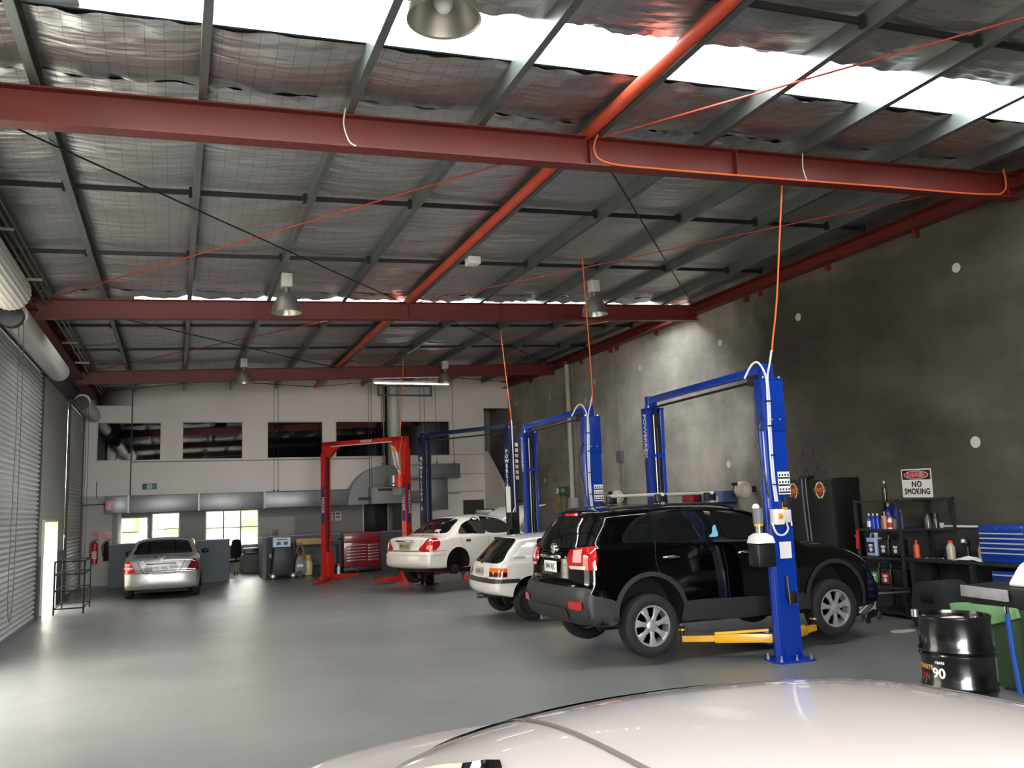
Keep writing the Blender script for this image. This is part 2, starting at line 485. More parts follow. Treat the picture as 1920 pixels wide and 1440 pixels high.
def drum(d, y0, y1, x, z, r, ribs, motor):
    mb = MB()
    if ribs:
        n = 26; vs = []; fs = []
        for y in (y0, y1):
            for i in range(n * 2):
                rr = r if i % 2 else r * .955
                a = math.pi * i / n
                vs.append((x + rr * math.cos(a), y, z + rr * math.sin(a)))
        m = 2 * n
        fs = [(i, (i + 1) % m, m + (i + 1) % m, m + i) for i in range(m)] + [tuple(range(m)), tuple(range(2 * m - 1, m - 1, -1))]
        mb.add(vs, fs)
    else:
        mb.cyl((x, y0, z), (x, y1, z), r, 36)
    mb.build('curtain_drum', DRUM, d)
    for y in (y0 - .06, y1 + .0):
        MB().box(XL, x + .05, y, y + .06, z - .05, z + .05).build('drum_bracket', DARKSTEEL, d)
    if motor:
        MB().cyl((x, y0 - .2, z - .05), (x, y0 - .03, z - .05), r * .85, 20).build('chain_hoist', BLACK, d)
        p = [(x + .1, y0 - .12, z - .1), (x + .12, y0 - .1, z - 1.5), (x + .1, y0 - .05, .9), (x + .16, y0 - .05, .85), (x + .18, y0 - .1, z - 1.5), (x + .16, y0 - .12, z - .1)]
        MB().tube(bez(p, 6), .006, 5).build('hoist_chain', DARKSTEEL, d)
drum(d1, 8.2, 13.45, -2.2, 5.12, .27, True, False)
drum(d2, 14.15, 19.55, -2.27, 4.95, .2, False, True)
drum(d3, 24.75, 28.15, -2.3, 4.98, .2, True, True)
# eaves beam along the left wall
eb = thing('eaves_beam', 'dark red steel eaves beam running above the roller doors', 'beam', kind='structure')
MB().box(XL + .02, -2.25, YF, YB, 5.86, 5.885).box(XL + .02, -2.25, YF, YB, 5.50, 5.525).box(-2.44, -2.425, YF, YB, 5.525, 5.86).build('i_section', RED_STEEL, eb)
ct = thing('cable_tray', 'grey electrical conduits and tray along the left eaves', 'cable tray', kind='structure')
for x, z, r in ((-2.12, 5.62, .022), (-2.06, 5.68, .022), (-2.0, 5.72, .016)):
    MB().cyl((x, 8.5, z), (x, 28.4, z), r, 8).build('conduit', GALV, ct)
for y in (9.5, 12, 14.5, 17.2, 19.7, 22.2, 25.5): MB().box(-2.25, -1.95, y, y + .04, 5.56, 5.6).build('tray_bracket', GALV, ct)

# ---- mezzanine wall at the far end, with dark windows
def wall_with_holes(name, y0, y1, x0, x1, z0, z1, holes, m, label):
    mb = MB()
    xs = sorted({x0, x1, *[h[0] for h in holes], *[h[1] for h in holes]})
    zs = sorted({z0, z1, *[h[2] for h in holes], *[h[3] for h in holes]})
    for i in range(len(xs) - 1):
        for j in range(len(zs) - 1):
            cx = (xs[i] + xs[i + 1]) / 2; cz = (zs[j] + zs[j + 1]) / 2
            if any(h[0] < cx < h[1] and h[2] < cz < h[3] for h in holes): continue
            mb.box(xs[i], xs[i + 1], y0, y1, zs[j], zs[j + 1])
    return S(name, mb, m, label, 'wall')
UPW = [(-2.21, -.47, 3.68, 4.80), (.18, 1.93, 3.69, 4.82), (2.72, 4.44, 3.69, 4.83), (4.90, 6.61, 3.70, 4.84), (7.07, 8.78, 3.71, 4.85)]
wb = wall_with_holes('wall_back', YB, YB + .15, XL, XR, 2.62, 7.0, UPW + [(10.07, XR, 2.62, 5.33)], WHITEWALL, 'white mezzanine wall with five dark windows across the far end')
WFR = mat('cream_window_frame', (226, 216, 206), .5)
nth = ('leftmost dark mezzanine window beside the far roller door', 'second dark mezzanine window from the roller doors, a pale post behind its glass', 'middle dark mezzanine window of five', 'dark mezzanine window left of the white flue', 'dark mezzanine window between the flue and the stair door')
for i, (x0, x1, z0, z1) in enumerate(UPW):
    w = thing('window_%d' % (i + 1), nth[i], 'window', kind='structure')
    MB().box(x0, x1, YB + .05, YB + .06, z0, z1).build('pane', GLASS, w)
    mb = MB()
    t = .035
    mb.box(x0 - t, x1 + t, YB - .012, YB + .02, z1, z1 + t).box(x0 - t, x1 + t, YB - .012, YB + .02, z0 - t, z0).box(x0 - t, x0, YB - .012, YB + .02, z0, z1).box(x1, x1 + t, YB - .012, YB + .02, z0, z1)
    mb.build('window_frame', WFR, w)
    MB().box(x0, x1, YB + .3, YB + .34, z0 - .1, z1 + .1).build('dark_room_backing', mat('backing_black', (12, 12, 12), .9), w)  # black sheet standing in for the unlit room behind the glass
bpy.data.objects['window_2']
MB().beam((.3, YB + .2, 4.3), (.42, YB + .2, 3.6), .08, .05).build('leaning_post', WHITEPL, bpy.data.objects['window_2'])
# lower part of the far wall
S('wall_back_lower', MB().box(XL, -1.75, YB, YB + .15, 0, 2.62), mat('pale_grey_paint', (190, 188, 184), .7), 'pale wall strip behind the fire extinguishers', 'wall')
wall_with_holes('wall_back_stair', YB, YB + .15, 7.3, 10.07, 0, 2.62, [(9.22, 9.98, 1.56, 2.13)], WHITEWALL, 'white panelled wall beside the stairs')
w = thing('window_6', 'small dark window in the white wall beside the stairs', 'window', kind='structure')
MB().box(9.22, 9.98, YB + .05, YB + .06, 1.56, 2.13).build('pane', mat('grey_glass', (66, 68, 68), .1), w)
MB().box(9.17, 10.03, YB - .015, YB + .01, 2.13, 2.17).box(9.17, 9.22, YB - .015, YB + .01, 1.52, 2.13).box(9.98, 10.03, YB - .015, YB + .01, 1.52, 2.13).box(9.22, 9.98, YB - .015, YB + .01, 1.52, 1.56).build('window_frame', WFR, w)
# office bay under the mezzanine
GREYW = mat('office_grey_paint', (150, 150, 148), .7, var=(1, .04))
LOWIN = [(-1.66, -.86, 1.0, 1.93), (-.69, .10, 1.0, 2.04), (.97, 2.62, .92, 2.05)]
wall_with_holes('wall_office', 31.0, 31.15, -1.75, 7.3, 0, 2.75, LOWIN, GREYW, 'grey office wall with bright windows under the mezzanine')
S('ceiling_office', MB().box(XL, 7.45, YB + .15, 31.15, 2.62, 2.75), GREYW, 'soffit under the mezzanine floor', 'ceiling')
S('wall_office_left', MB().box(-1.75, -1.62, YB + .15, 31.0, 0, 2.62), GREYW, 'short return wall left of the office windows', 'wall')
S('wall_office_right', MB().box(7.3, 7.42, YB + .15, 31.0, 0, 2.62), GREYW, 'short return wall right of the office bay', 'wall')
CLEAR = bpy.data.materials.new('clear_window_glass'); CLEAR.use_nodes = True
_n = CLEAR.node_tree.nodes; _l = CLEAR.node_tree.links
_t = _n.new('ShaderNodeBsdfTransparent'); _t.inputs['Color'].default_value = (.93, .95, .94, 1)
_g = _n.new('ShaderNodeBsdfGlossy'); _g.inputs['Roughness'].default_value = .02
_m = _n.new('ShaderNodeMixShader'); _m.inputs[0].default_value = .05
_l.new(_t.outputs[0], _m.inputs[1]); _l.new(_g.outputs[0], _m.inputs[2]); _l.new(_m.outputs[0], _n['Material Output'].inputs['Surface'])
for i, (x0, x1, z0, z1) in enumerate(LOWIN):
    w = thing('window_%d' % (7 + i), ('bright barred window above the half wall, leftmost', 'bright barred window above the silver sedan roof', 'wide three-pane barred window above the half wall')[i], 'window', kind='structure')
    n = 3 if i == 2 else 1
    MB().box(x0 - .04, x1 + .04, 30.97, 31.0, z0 - .04, z0).box(x0 - .04, x1 + .04, 30.97, 31.0, z1, z1 + .04).box(x0 - .04, x0, 30.97, 31.0, z0, z1).box(x1, x1 + .04, 30.97, 31.0, z0, z1).build('window_frame', WFR, w)
    for k in range(n):
        a = x0 + (x1 - x0) * k / n; b = x0 + (x1 - x0) * (k + 1) / n
        MB().box(a, b, 31.07, 31.076, z0, z1).build('pane', CLEAR, w)
        if k: MB().box(a - .02, a + .02, 31.02, 31.1, z0, z1).build('mullion', GREYPL, w)
    zm = z0 + (z1 - z0) * .52
    MB().box(x0, x1, 31.03, 31.09, zm - .015, zm + .015).build('transom', GREYPL, w)
    nb = int((x1 - x0) / .13)
    for k in range(1, nb):
        x = x0 + (x1 - x0) * k / nb
        MB().cyl((x, 31.12, z0), (x, 31.12, z1), .007, 6).build('security_bar', WHITEPL, w)
# yard beyond the office windows
hf = thing('yard_fence', 'pale fence panels outside the office windows', 'fence')
for k in range(6): MB().box(-4 + k * 2.4, -1.64 + k * 2.4, 35.0, 35.06, -.15, 1.3).build('fence_panel', mat('pale_fence', (214, 214, 206), .8), hf)
HEDGE = mat('hedge_leaves', (160, 164, 112), .8, var=(3, .3), bump=(6, 1.0))
mb = MB()
random.seed(3)
for k in range(46): mb.sphere((-6 + k * .36 + random.uniform(-.1, .1), 37 + random.uniform(-.4, .4), 1.5 + random.uniform(-.5, 1.2)), random.uniform(.5, .9), 10)
tag(mb.build('hedge', HEDGE), 'yellow green hedge beyond the yard fence', 'hedge', kind='stuff')

# half walls (grey counters) in front of the office
HW = mat('blue_grey_counter_paint', (84, 90, 97), .6, var=(1, .04))
h1 = thing('half_wall', 'blue grey half wall behind the silver sedan', 'half wall', kind='structure')
MB().box(-1.75, 1.52, 27.45, 27.57, 0, 1.2).build('panel', HW, h1)
MB().box(-1.77, 1.54, 27.43, 27.59, 1.2, 1.225).build('capping', mat('grey_capping', (150, 154, 158), .5), h1)
h2 = thing('half_wall', 'blue grey half wall behind the red tool chest', 'half wall', kind='structure')
MB().box(2.5, 7.3, 28.15, 28.27, 0, 1.2).box(2.44, 2.56, 27.3, 28.27, 0, 1.2).build('panel', HW, h2)
MB().box(2.42, 7.32, 28.13, 28.3, 1.2, 1.225).box(2.42, 2.58, 27.28, 28.13, 1.2, 1.225).build('capping', MATS['grey_capping'], h2)

# ---- stairs along the right wall up to the mezzanine door
st = thing('staircase', 'concrete stairs with yellow nosings climbing along the right wall', 'staircase', kind='structure')
NS = 15
for i in range(NS):
    y0 = 24.95 + i * .245; z1 = (i + 1) * 2.68 / NS
    MB().box(10.14, XR - .03, y0, y0 + .26, 0 if i < 2 else z1 - .3, z1).build('step', mat('dark_stair_tread', (58, 56, 52), .7), st)
    MB().box(10.15, XR - .03, y0 - .012, y0 + .03, z1 - .035, z1 + .004).build('yellow_nosing', mat('yellow_nosing_paint', (206, 170, 40), .6), st)
mb = MB()
poly = [(24.95, 0), (28.6, 0), (28.6, 3.72), (28.45, 3.72), (26.2, 1.99), (24.95, 1.05)]
mb.prism(poly, Matrix(((0, 0, 1, 10.03), (1, 0, 0, 0), (0, 1, 0, 0), (0, 0, 0, 1))), .1)
mb.build('balustrade_panel', WHITEWALL, st)
MB().beam((10.08, 24.9, 1.06), (10.08, 28.5, 3.78), .14, .06).build('balustrade_capping', mat('white_capping', (236, 230, 224), .5), st)
S('wall_stair_landing', MB().box(10.0, XR, 30.6, 30.7, 2.62, 7), GREYW, 'grey wall at the back of the stair landing', 'wall')
S('wall_stair_side', MB().box(9.95, 10.05, YB + .15, 30.6, 2.62, 7), GREYW, 'grey side wall of the stair landing', 'wall')
S('floor_landing', MB().box(10.05, XR, 28.62, 30.6, 2.55, 2.68), mat('dark_stair_tread', (58, 56, 52)), 'mezzanine landing at the top of the stairs', 'floor')
S('ceiling_landing', MB().box(9.95, XR, YB + .15, 30.7, 6.2, 6.3), GREYW, 'ceiling over the stair landing', 'ceiling')

# horizontal shadow lines of the sheeted white wall
tr = thing('trim_1', 'thin joint strips and conduits across the white mezzanine wall', 'trim', kind='structure')
MB().box(-1.3, 6.0, YB - .02, YB, 3.60, 3.635).build('joint_strip', mat('grey_joint_strip', (150, 142, 138), .6), tr)
MB().cyl((-1.28, YB - .03, 2.05), (-1.28, YB - .03, 5.9), .018, 8).build('conduit', GALV, tr)
MB().box(7.0, 10.07, YB - .02, YB, 3.69, 3.71).build('joint_strip', MATS['grey_joint_strip'], tr)
MB().box(8.9, 10.05, YB - .02, YB, 3.02, 3.04).build('joint_strip', MATS['grey_joint_strip'], tr)
MB().box(8.45, 10.05, YB - .02, YB, 2.42, 2.44).build('joint_strip', MATS['grey_joint_strip'], tr)
MB().box(8.4, 9.1, YB - .05, YB, 2.36, 2.40).build('joint_strip', MATS['grey_joint_strip'], tr)
MB().cyl((-2.6, YB - .03, 2.36), (-1.9, YB - .03, 2.38), .018, 8).build('conduit', GALV, tr)
MB().tube([(-1.9, YB - .05, 2.45), (-1.2, YB - .05, 2.5), (-.5, YB - .05, 2.52)], .012, 6).build('conduit', GALV, tr)
MB().tube([(-2.2, YB - .04, 3.05), (-2.2, YB - .04, 2.55), (-2.05, YB - .04, 2.45), (-1.8, YB - .04, 2.45)], .014, 6).build('conduit', GALV, tr)

# ================================================================== ROOF
def rz(x, d=0.0): return ROOF_A + ROOF_S * x + d
BEAMS = [.25, 8.28, 16.40, 24.42]
blab = ('red steel roof beam above the viewer', 'nearest red steel roof beam crossing the whole picture, cables clipped to it', 'middle red steel roof beam with a skylight strip glowing behind it', 'farthest red steel roof beam in front of the mezzanine wall')
for y, lb in zip(BEAMS, blab):
    b = thing('roof_beam', lb, 'roof beam', group='red steel roof beams', kind='structure')
    def sect(x0, x1, y0, y1, d0, d1):
        return [(x0, y0, rz(x0, d0)), (x1, y0, rz(x1, d0)), (x1, y1, rz(x1, d0)), (x0, y1, rz(x0, d0)), (x0, y0, rz(x0, d1)), (x1, y0, rz(x1, d1)), (x1, y1, rz(x1, d1)), (x0, y1, rz(x0, d1))]
    F6 = [(0, 3, 2, 1), (4, 5, 6, 7), (0, 1, 5, 4), (1, 2, 6, 5), (2, 3, 7, 6), (3, 0, 4, 7)]
    x0, x1 = -2.41, XR - .02
    MB().add(sect(x0, x1, y - .09, y + .09, .03, .046), F6).build('bottom_flange', RED_STEEL, b)
    MB().add(sect(x0, x1, y - .09, y + .09, .359, .375), F6).build('top_flange', RED_STEEL, b)
    MB().add(sect(x0, x1, y - .006, y + .006, .046, .359), F6).build('web', RED_STEEL, b)
    for x in (-2.3, 4.25, 6.2, 10.7):
        MB().add(sect(x - .006, x + .006, y - .088, y + .088, .046, .359), F6).build('stiffener', RED_STEEL, b)
    MB().box(-2.43, -2.41, y - .13, y + .13, rz(-2.4, .02), rz(-2.4, .40)).build('end_plate', RED_STEEL, b)

# purlins: galvanised C sections on the beams
PX = [-1.22, .18, 1.57, 2.97, 4.37, 5.78, 7.2, 8.63, 10.05]
for i, x in enumerate(PX):
    z = rz(x, .38)
    prof = [(0, 0), (.075, 0), (.075, .02), (.072, .02), (.072, .004), (.004, .004), (.004, .196), (.072, .196), (.072, .18), (.075, .18), (.075, .2), (0, .2)]
    mb = MB()
    n = len(prof)
    vs = [(x - .04 + u, y, z + v) for y in (YF, YB) for u, v in prof]
    mb.add(vs, [(k, (k + 1) % n, n + (k + 1) % n, n + k) for k in range(n)] + [tuple(range(n)), tuple(range(2 * n - 1, n - 1, -1))])
    lb = ['first roof purlin from the roller doors', 'second roof purlin from the roller doors', 'third roof purlin from the roller doors, lamps hanging from it', 'fourth roof purlin from the roller doors', 'roof purlin half hidden behind the orange red strut tube',
          'first roof purlin right of the orange red strut tube', 'second roof purlin right of the strut tube, lamps hanging from it', 'third roof purlin right of the strut tube', 'roof purlin closest to the concrete wall'][i]
    S('roof_purlin', mb, GALV, 'galvanised ' + lb, 'roof purlin')
    bpy.context.view_layer.objects.active = None
for o in list(COL.objects):
    if o.name.startswith('roof_purlin'): o['group'] = 'galvanised roof purlins'
# strut tube
S('strut_tube', MB().cyl((4.25, YF, rz(4.25, .42)), (4.25, YB, rz(4.25, .42)), .07, 20), RED_TUBE, 'orange red steel strut tube running the length of the roof', 'roof strut')
# wall strut on the right with hanging lugs
ws = thing('wall_strut', 'dark red steel angle along the top of the concrete wall', 'roof strut', kind='structure')
MB().box(10.78, XR - .01, YF, YB, 6.03, 6.05).box(XR - .03, XR - .01, YF, YB, 6.05, 6.26).box(10.78, XR - .01, YF, YB, 6.25, 6.265).build('channel', RED_STEEL, ws)
for y in (10.06, 12.08, 14.05, 14.5, 18.15, 20.19, 20.56, 22.4, 26.3): MB().box(10.9, XR - .005, y - .03, y + .03, 5.91, 6.03).build('hanging_lug', RED_STEEL, ws)

# bridging rows
PXall = [-2.45] + PX + [10.85]
for j, y in enumerate((-1.4, 2.9, 5.6, 10.98, 13.75, 19.05, 21.8, 26.6)):
    br = thing('bridging_row', ('', '', 'dark bridging row nearest the near skylight', 'dark bridging row just behind the nearest red beam', 'dark bridging row in front of the middle red beam', 'dark bridging row just behind the middle red beam', 'dark bridging row in front of the farthest red beam', 'dark bridging row against the mezzanine wall')[j] or ('dark bridging row above the viewer' if j == 0 else 'dark bridging row behind the viewer'), 'roof bridging', group='roof bridging rows', kind='structure')
    for k in range(len(PXall) - 1):
        a, b = PXall[k] + .045, PXall[k + 1] - .05
        MB().beam((a, y, rz(a, .47)), (b, y, rz(b, .47)), .03, .06).build('bridging_bar', DARKSTEEL, br)
        MB().box(b - .04, b, y - .03, y + .03, rz(b, .41), rz(b, .53)).build('bridging_clip', DARKSTEEL, br)

# crossed bracing rods
RODR = mat('red_primer_rod', (170, 66, 50), .5); RODB = mat('black_rod', (24, 22, 22), .5)
bays = [(BEAMS[0], BEAMS[1]), (BEAMS[1], BEAMS[2]), (BEAMS[2], BEAMS[3]), (BEAMS[3], 28.3)]
bnm = ('above the viewer', 'between the near and middle red beams', 'between the middle and far red beams', 'beyond the far red beam')
for (a, b), nm in zip(bays, bnm):
    for x0, x1, side in ((-2.1, 4.15, 'left'), (4.4, 10.85, 'right')):
        if nm == 'above the viewer' and side == 'left': continue
        for p, q, m, c in (((x0, a + .1), (x1, b - .1), RODB, 'black'), ((x1, a + .1), (x0, b - .1), RODR, 'red')):
            if nm == 'above the viewer' and c == 'black': continue
            o = MB().cyl((p[0], p[1], rz(p[0], .36)), (q[0], q[1], rz(q[0], .36 if c == 'red' else .345)), .011, 8).build('brace_rod', m)
            tag(o, '%s diagonal brace rod %s, %s half of the roof' % (c, nm, side), 'brace rod', 'roof brace rods')

# foil insulation panels
FOIL, N, Lk, B = node_mat('foil_insulation')
tc = N.new('ShaderNodeTexCoord').outputs['Object']
mp = N.new('ShaderNodeMapping'); mp.inputs['Scale'].default_value = (.5, 2.6, 1); Lk.new(tc, mp.inputs['Vector'])
sep = N.new('ShaderNodeSeparateXYZ'); Lk.new(tc, sep.inputs[0])
def line(sock, period, w):
    a = N.new('ShaderNodeMath'); a.operation = 'DIVIDE'; Lk.new(sock, a.inputs[0]); a.inputs[1].default_value = period
    f = N.new('ShaderNodeMath'); f.operation = 'FRACT'; Lk.new(a.outputs[0], f.inputs[0])
    c = N.new('ShaderNodeMath'); c.operation = 'LESS_THAN'; Lk.new(f.outputs[0], c.inputs[0]); c.inputs[1].default_value = w / period
    return c.outputs[0]
mx = N.new('ShaderNodeMath'); mx.operation = 'MAXIMUM'
Lk.new(line(sep.outputs['X'], .155, .006), mx.inputs[0]); Lk.new(line(sep.outputs['Y'], .305, .006), mx.inputs[1])
col = mixc(N, Lk, mx.outputs[0], (.57, .57, .56), (.33, .33, .33))
Lk.new(col, B.inputs['Base Color'])
B.inputs['Metallic'].default_value = .94
rr = N.new('ShaderNodeMapRange'); rr.inputs['To Min'].default_value = .28; rr.inputs['To Max'].default_value = .5
Lk.new(noise(N, Lk, tc, 3, 4), rr.inputs['Value']); Lk.new(rr.outputs['Result'], B.inputs['Roughness'])
b1 = N.new('ShaderNodeBump'); b1.inputs['Strength'].default_value = .75; b1.inputs['Distance'].default_value = .05
Lk.new(noise(N, Lk, mp.outputs['Vector'], 2.6, 5, .5), b1.inputs['Height'])
vor = N.new('ShaderNodeTexVoronoi'); vor.inputs['Scale'].default_value = 5.5; vor.feature = 'F1'; Lk.new(mp.outputs['Vector'], vor.inputs['Vector'])
b2 = N.new('ShaderNodeBump'); b2.inputs['Strength'].default_value = .28; b2.inputs['Distance'].default_value = .03
Lk.new(vor.outputs['Distance'], b2.inputs['Height']); Lk.new(b1.outputs['Normal'], b2.inputs['Normal'])
Lk.new(b2.outputs['Normal'], B.inputs['Normal'])

ceil = thing('ceiling', 'silver foil insulation quilted between the roof purlins', 'ceiling', kind='structure')
ycuts = sorted({YF, YB, *BEAMS, *[v for s in SKYLIGHTS for v in s]})
segs = []
for a, b in zip(ycuts[:-1], ycuts[1:]):
    if any(abs(a - s[0]) < 1e-6 for s in SKYLIGHTS): continue
    segs.append((a, b))
rng = np.random.default_rng(5)
def vnoise(X, Y, seed, sx, sy):
    r = np.random.default_rng(seed)
    out = np.zeros_like(X)
    for k in range(7):
        kx, ky = r.normal(0, sx), r.normal(0, sy)
        out += np.sin(kx * X + ky * Y + r.uniform(0, 6.28)) / 2.6
    return out
for k in range(len(PXall) - 1):
    xa, xb = PXall[k], PXall[k + 1]
    if k == 0: xa = XL
    if k == len(PXall) - 2: xb = XR
    for a, b in segs:
        nx = 34; ny = max(8, int((b - a) / .045))
        ny = min(ny, 150)
        u = np.linspace(0, 1, nx); v = np.linspace(a, b, ny)
        U, V = np.meshgrid(u, v, indexing='ij')
        X = xa + (xb - xa) * U
        bul = np.sin(np.pi * U) ** .6
        # sag between bridging rows, pulled tight across the middle, crumpled at the cut ends
        dend = np.minimum(V - a, b - V)
        end = np.exp(-dend / .3)
        per = np.abs(np.sin(np.pi * (V - a) / max(.9, (b - a) / max(1, round((b - a) / 1.35)))))
        Z = rz(X, .60) - .012 - bul * (.035 + .05 * per) + .008 * vnoise(X, V, k * 31 + int((a + 20) * 7), 5, 22) * bul
        Z = Z + end * .02 * vnoise(X, V, k * 17 + int((a + 20) * 5) + 1, 14, 30) * bul ** .5
        P = np.stack([X, V, Z], -1).reshape(-1, 3)
        idx = np.arange(nx * ny).reshape(nx, ny)
        F = np.stack([idx[:-1, :-1], idx[:-1, 1:], idx[1:, 1:], idx[1:, :-1]], -1).reshape(-1, 4)
        me = bpy.data.meshes.new('foil_panel')
        me.from_pydata(P.tolist(), [], F.tolist()); me.materials.append(FOIL)
        me.polygons.foreach_set('use_smooth', [True] * len(me.polygons))
        obj('foil_panel', me, ceil)
# roof sheets above, with the skylight strips let in
ROOFS = mat('roof_sheet_steel', (150, 152, 154), .5, .5)
rs = thing('roof', 'steel roof sheeting above the insulation', 'roof', kind='structure')
for a, b in segs:
    MB().add([(x, y, rz(x, d)) for d in (.70, .74) for x, y in ((XL - .3, a), (XR + .3, a), (XR + .3, b), (XL - .3, b))], F6).build('roof_sheet', ROOFS, rs)
SKYM = bpy.data.materials.new('translucent_skylight_sheet'); SKYM.use_nodes = True
_n = SKYM.node_tree.nodes; _l = SKYM.node_tree.links
_t = _n.new('ShaderNodeBsdfTransparent'); _t.inputs['Color'].default_value = (.94, .96, .97, 1)
_g = _n.new('ShaderNodeBsdfTranslucent'); _g.inputs['Color'].default_value = (.85, .87, .88, 1)
_m = _n.new('ShaderNodeMixShader'); _m.inputs[0].default_value = .12
_l.new(_t.outputs[0], _m.inputs[1]); _l.new(_g.outputs[0], _m.inputs[2]); _l.new(_m.outputs[0], _n['Material Output'].inputs['Surface'])
SX0, SX1 = -.78, 10.85
for (a, b), lb in zip(SKYLIGHTS, ('glowing translucent skylight strip in front of the nearest red beam', 'glowing translucent skylight strip behind the middle red beam')):
    s = thing('skylight', lb, 'skylight', group='roof skylight strips', kind='structure')
    cuts = [SX0] + [x for x in PX if x > SX0] + [SX1]
    for x0, x1 in zip(cuts[:-1], cuts[1:]):
        MB().add([(x, y, rz(x, d)) for d in (.715, .72) for x, y in ((x0 + .0, a), (x1 - .0, a), (x1, b), (x0, b))], F6).build('skylight_pane', SKYM, s)
    for y in (a, b):
        MB().add([(x, yy, rz(x, d)) for d in (.585, .735) for x, yy in ((XL, y - .015), (XR, y - .015), (XR, y + .015), (XL, y + .015))], F6).build('skylight_kerb', GALV, s)
    for x0, x1 in ((XL - .3, SX0), (SX1, XR + .3)):
        MB().add([(x, y, rz(x, d)) for d in (.6, .74) for x, y in ((x0, a), (x1, a), (x1, b), (x0, b))], F6).build('end_sheet', ROOFS, s)
S('wall_gable_fill', MB().box(XL, XR, YB + .001, YB + .149, 6.99, 7.1), WHITEWALL, 'white strip closing the wall under the roof', 'wall')

# ---- high bay lamps
def highbay(x, y, ztop, zb, R, label):
    t = thing('high_bay_lamp', label, 'lamp', (x, y, 0), group='high bay lamps')
    H = .34 * R / .24
    prof = [(R * .28, zb + H), (R * .38, zb + H * .95), (R * .62, zb + H * .78), (R * .82, zb + H * .52), (R * .95, zb + H * .24), (R, zb + .015), (R * 1.03, zb), (R * .97, zb + .01), (R * .92, zb + H * .25), (R * .78, zb + H * .52), (R * .58, zb + H * .76), (R * .2, zb + H * .9), (0, zb + H * .9)]
    MB().lathe(prof, 36).build('reflector', mat('spun_aluminium', (176, 174, 166), .35, .85), t)
    MB().cyl((0, 0, zb + H), (0, 0, zb + H + .09), R * .24, 16).build('lamp_neck', GALV, t)
    MB().box(-.085, .085, -.09, .09, zb + H + .09, zb + H + .31).build('ballast_box', mat('pale_grey_casing', (190, 188, 182), .5), t, bevel=.01)
    MB().tube([(0, 0, zb + H + .31), (.01, 0, zb + H + .4), (0, 0, ztop)], .008, 6).build('hanging_hook', GALV, t)
    MB().sphere((0, 0, zb + H * .45), R * .3, 12, (1, 1, 1.5)).build('bulb', mat('frosted_bulb', (225, 225, 220), .3), t)
highbay(1.62, 14.0, rz(1.62, .42), 5.12, .235, 'high bay lamp hanging left of centre under the middle red beam')
highbay(7.2, 14.05, rz(7.2, .42), 5.36, .235, 'high bay lamp hanging towards the concrete wall near the middle beam')
highbay(1.57, 22.8, rz(1.57, .42), 5.25, .22, 'small distant high bay lamp near the mezzanine windows, left one')
highbay(7.2, 23.7, rz(7.2, .42), 5.48, .22, 'small distant high bay lamp near the white flue, right one')
highbay(1.56, 4.95, rz(1.56, .42), 5.03, .235, 'large high bay lamp cut off at the top edge in front of the skylight')

# ---- cables on the nearest beam
def cable(name, pts, r, m, label, n=8):
    return tag(MB().tube(bez(pts, n), r, 6).build(name, m), label, 'cable')
yb = BEAMS[1] - .105
zb = lambda x, d=0: rz(x, d)
cable('orange_cable', [(4.35, yb, zb(4.35, .41)), (4.28, yb, zb(4.28, .2)), (4.45, yb, zb(4.45, .06)), (5.2, yb, zb(5.2, .035)), (6.5, yb, zb(6.5, .03)), (8.5, yb, zb(8.5, .03)), (10.2, yb, zb(10.2, .03)), (10.6, yb, zb(10.6, .12)), (10.62, yb, zb(10.62, .42))], .012, ORANGE_CABLE, 'orange cable looped and clipped along the nearest red beam')
cable('white_cable', [(1.52, yb, zb(1.52, .42)), (1.5, yb, zb(1.5, .25)), (1.55, yb, zb(1.55, .08)), (1.62, yb, zb(1.62, .03))], .008, WHITEPL, 'white cable hooked over the nearest red beam, left of centre')
cable('white_cable', [(7.18, yb, zb(7.18, .42)), (7.16, yb, zb(7.16, .2)), (7.2, yb, zb(7.2, .04))], .007, WHITEPL, 'thin white cable hanging on the nearest red beam, right part')
# roof mounted sensor box on the strut tube
tag(MB().box(4.42, 4.62, 13.0, 13.25, rz(4.5, .26), rz(4.5, .38)).build('sensor_box', WHITEPL, bevel=.01), 'small white box mounted beside the orange red strut tube', 'junction box')

# ================================================================== CARS
# local frame of a car: x forward from the tail, y to its left, z up from the tyre contact plane
def catmull_closed(P, step=.03):
    """P: (x, z, r) control points; a point given twice makes a corner"""
    P = np.array(P, float); n = len(P); out = []
    for i in range(n):
        p0, p1, p2, p3 = P[i - 1], P[i], P[(i + 1) % n], P[(i + 2) % n]
        L = np.hypot(*(p2 - p1)[:2])
        if L < 1e-6: continue
        m = max(2, int(L / step))
        # centripetal-ish: limit tangents
        t1 = (p2 - p0) * .5; t2 = (p3 - p1) * .5
        for t, q in ((t1, L), (t2, L)):
            l = np.hypot(t[0], t[1])
            if l > q: t *= q / l
        for k in range(m):
            s = k / m
            h00 = 2 * s ** 3 - 3 * s ** 2 + 1; h10 = s ** 3 - 2 * s ** 2 + s; h01 = -2 * s ** 3 + 3 * s ** 2; h11 = s ** 3 - s ** 2
            out.append(h00 * p1 + h10 * t1 + h01 * p2 + h11 * t2)
    return np.array(out)
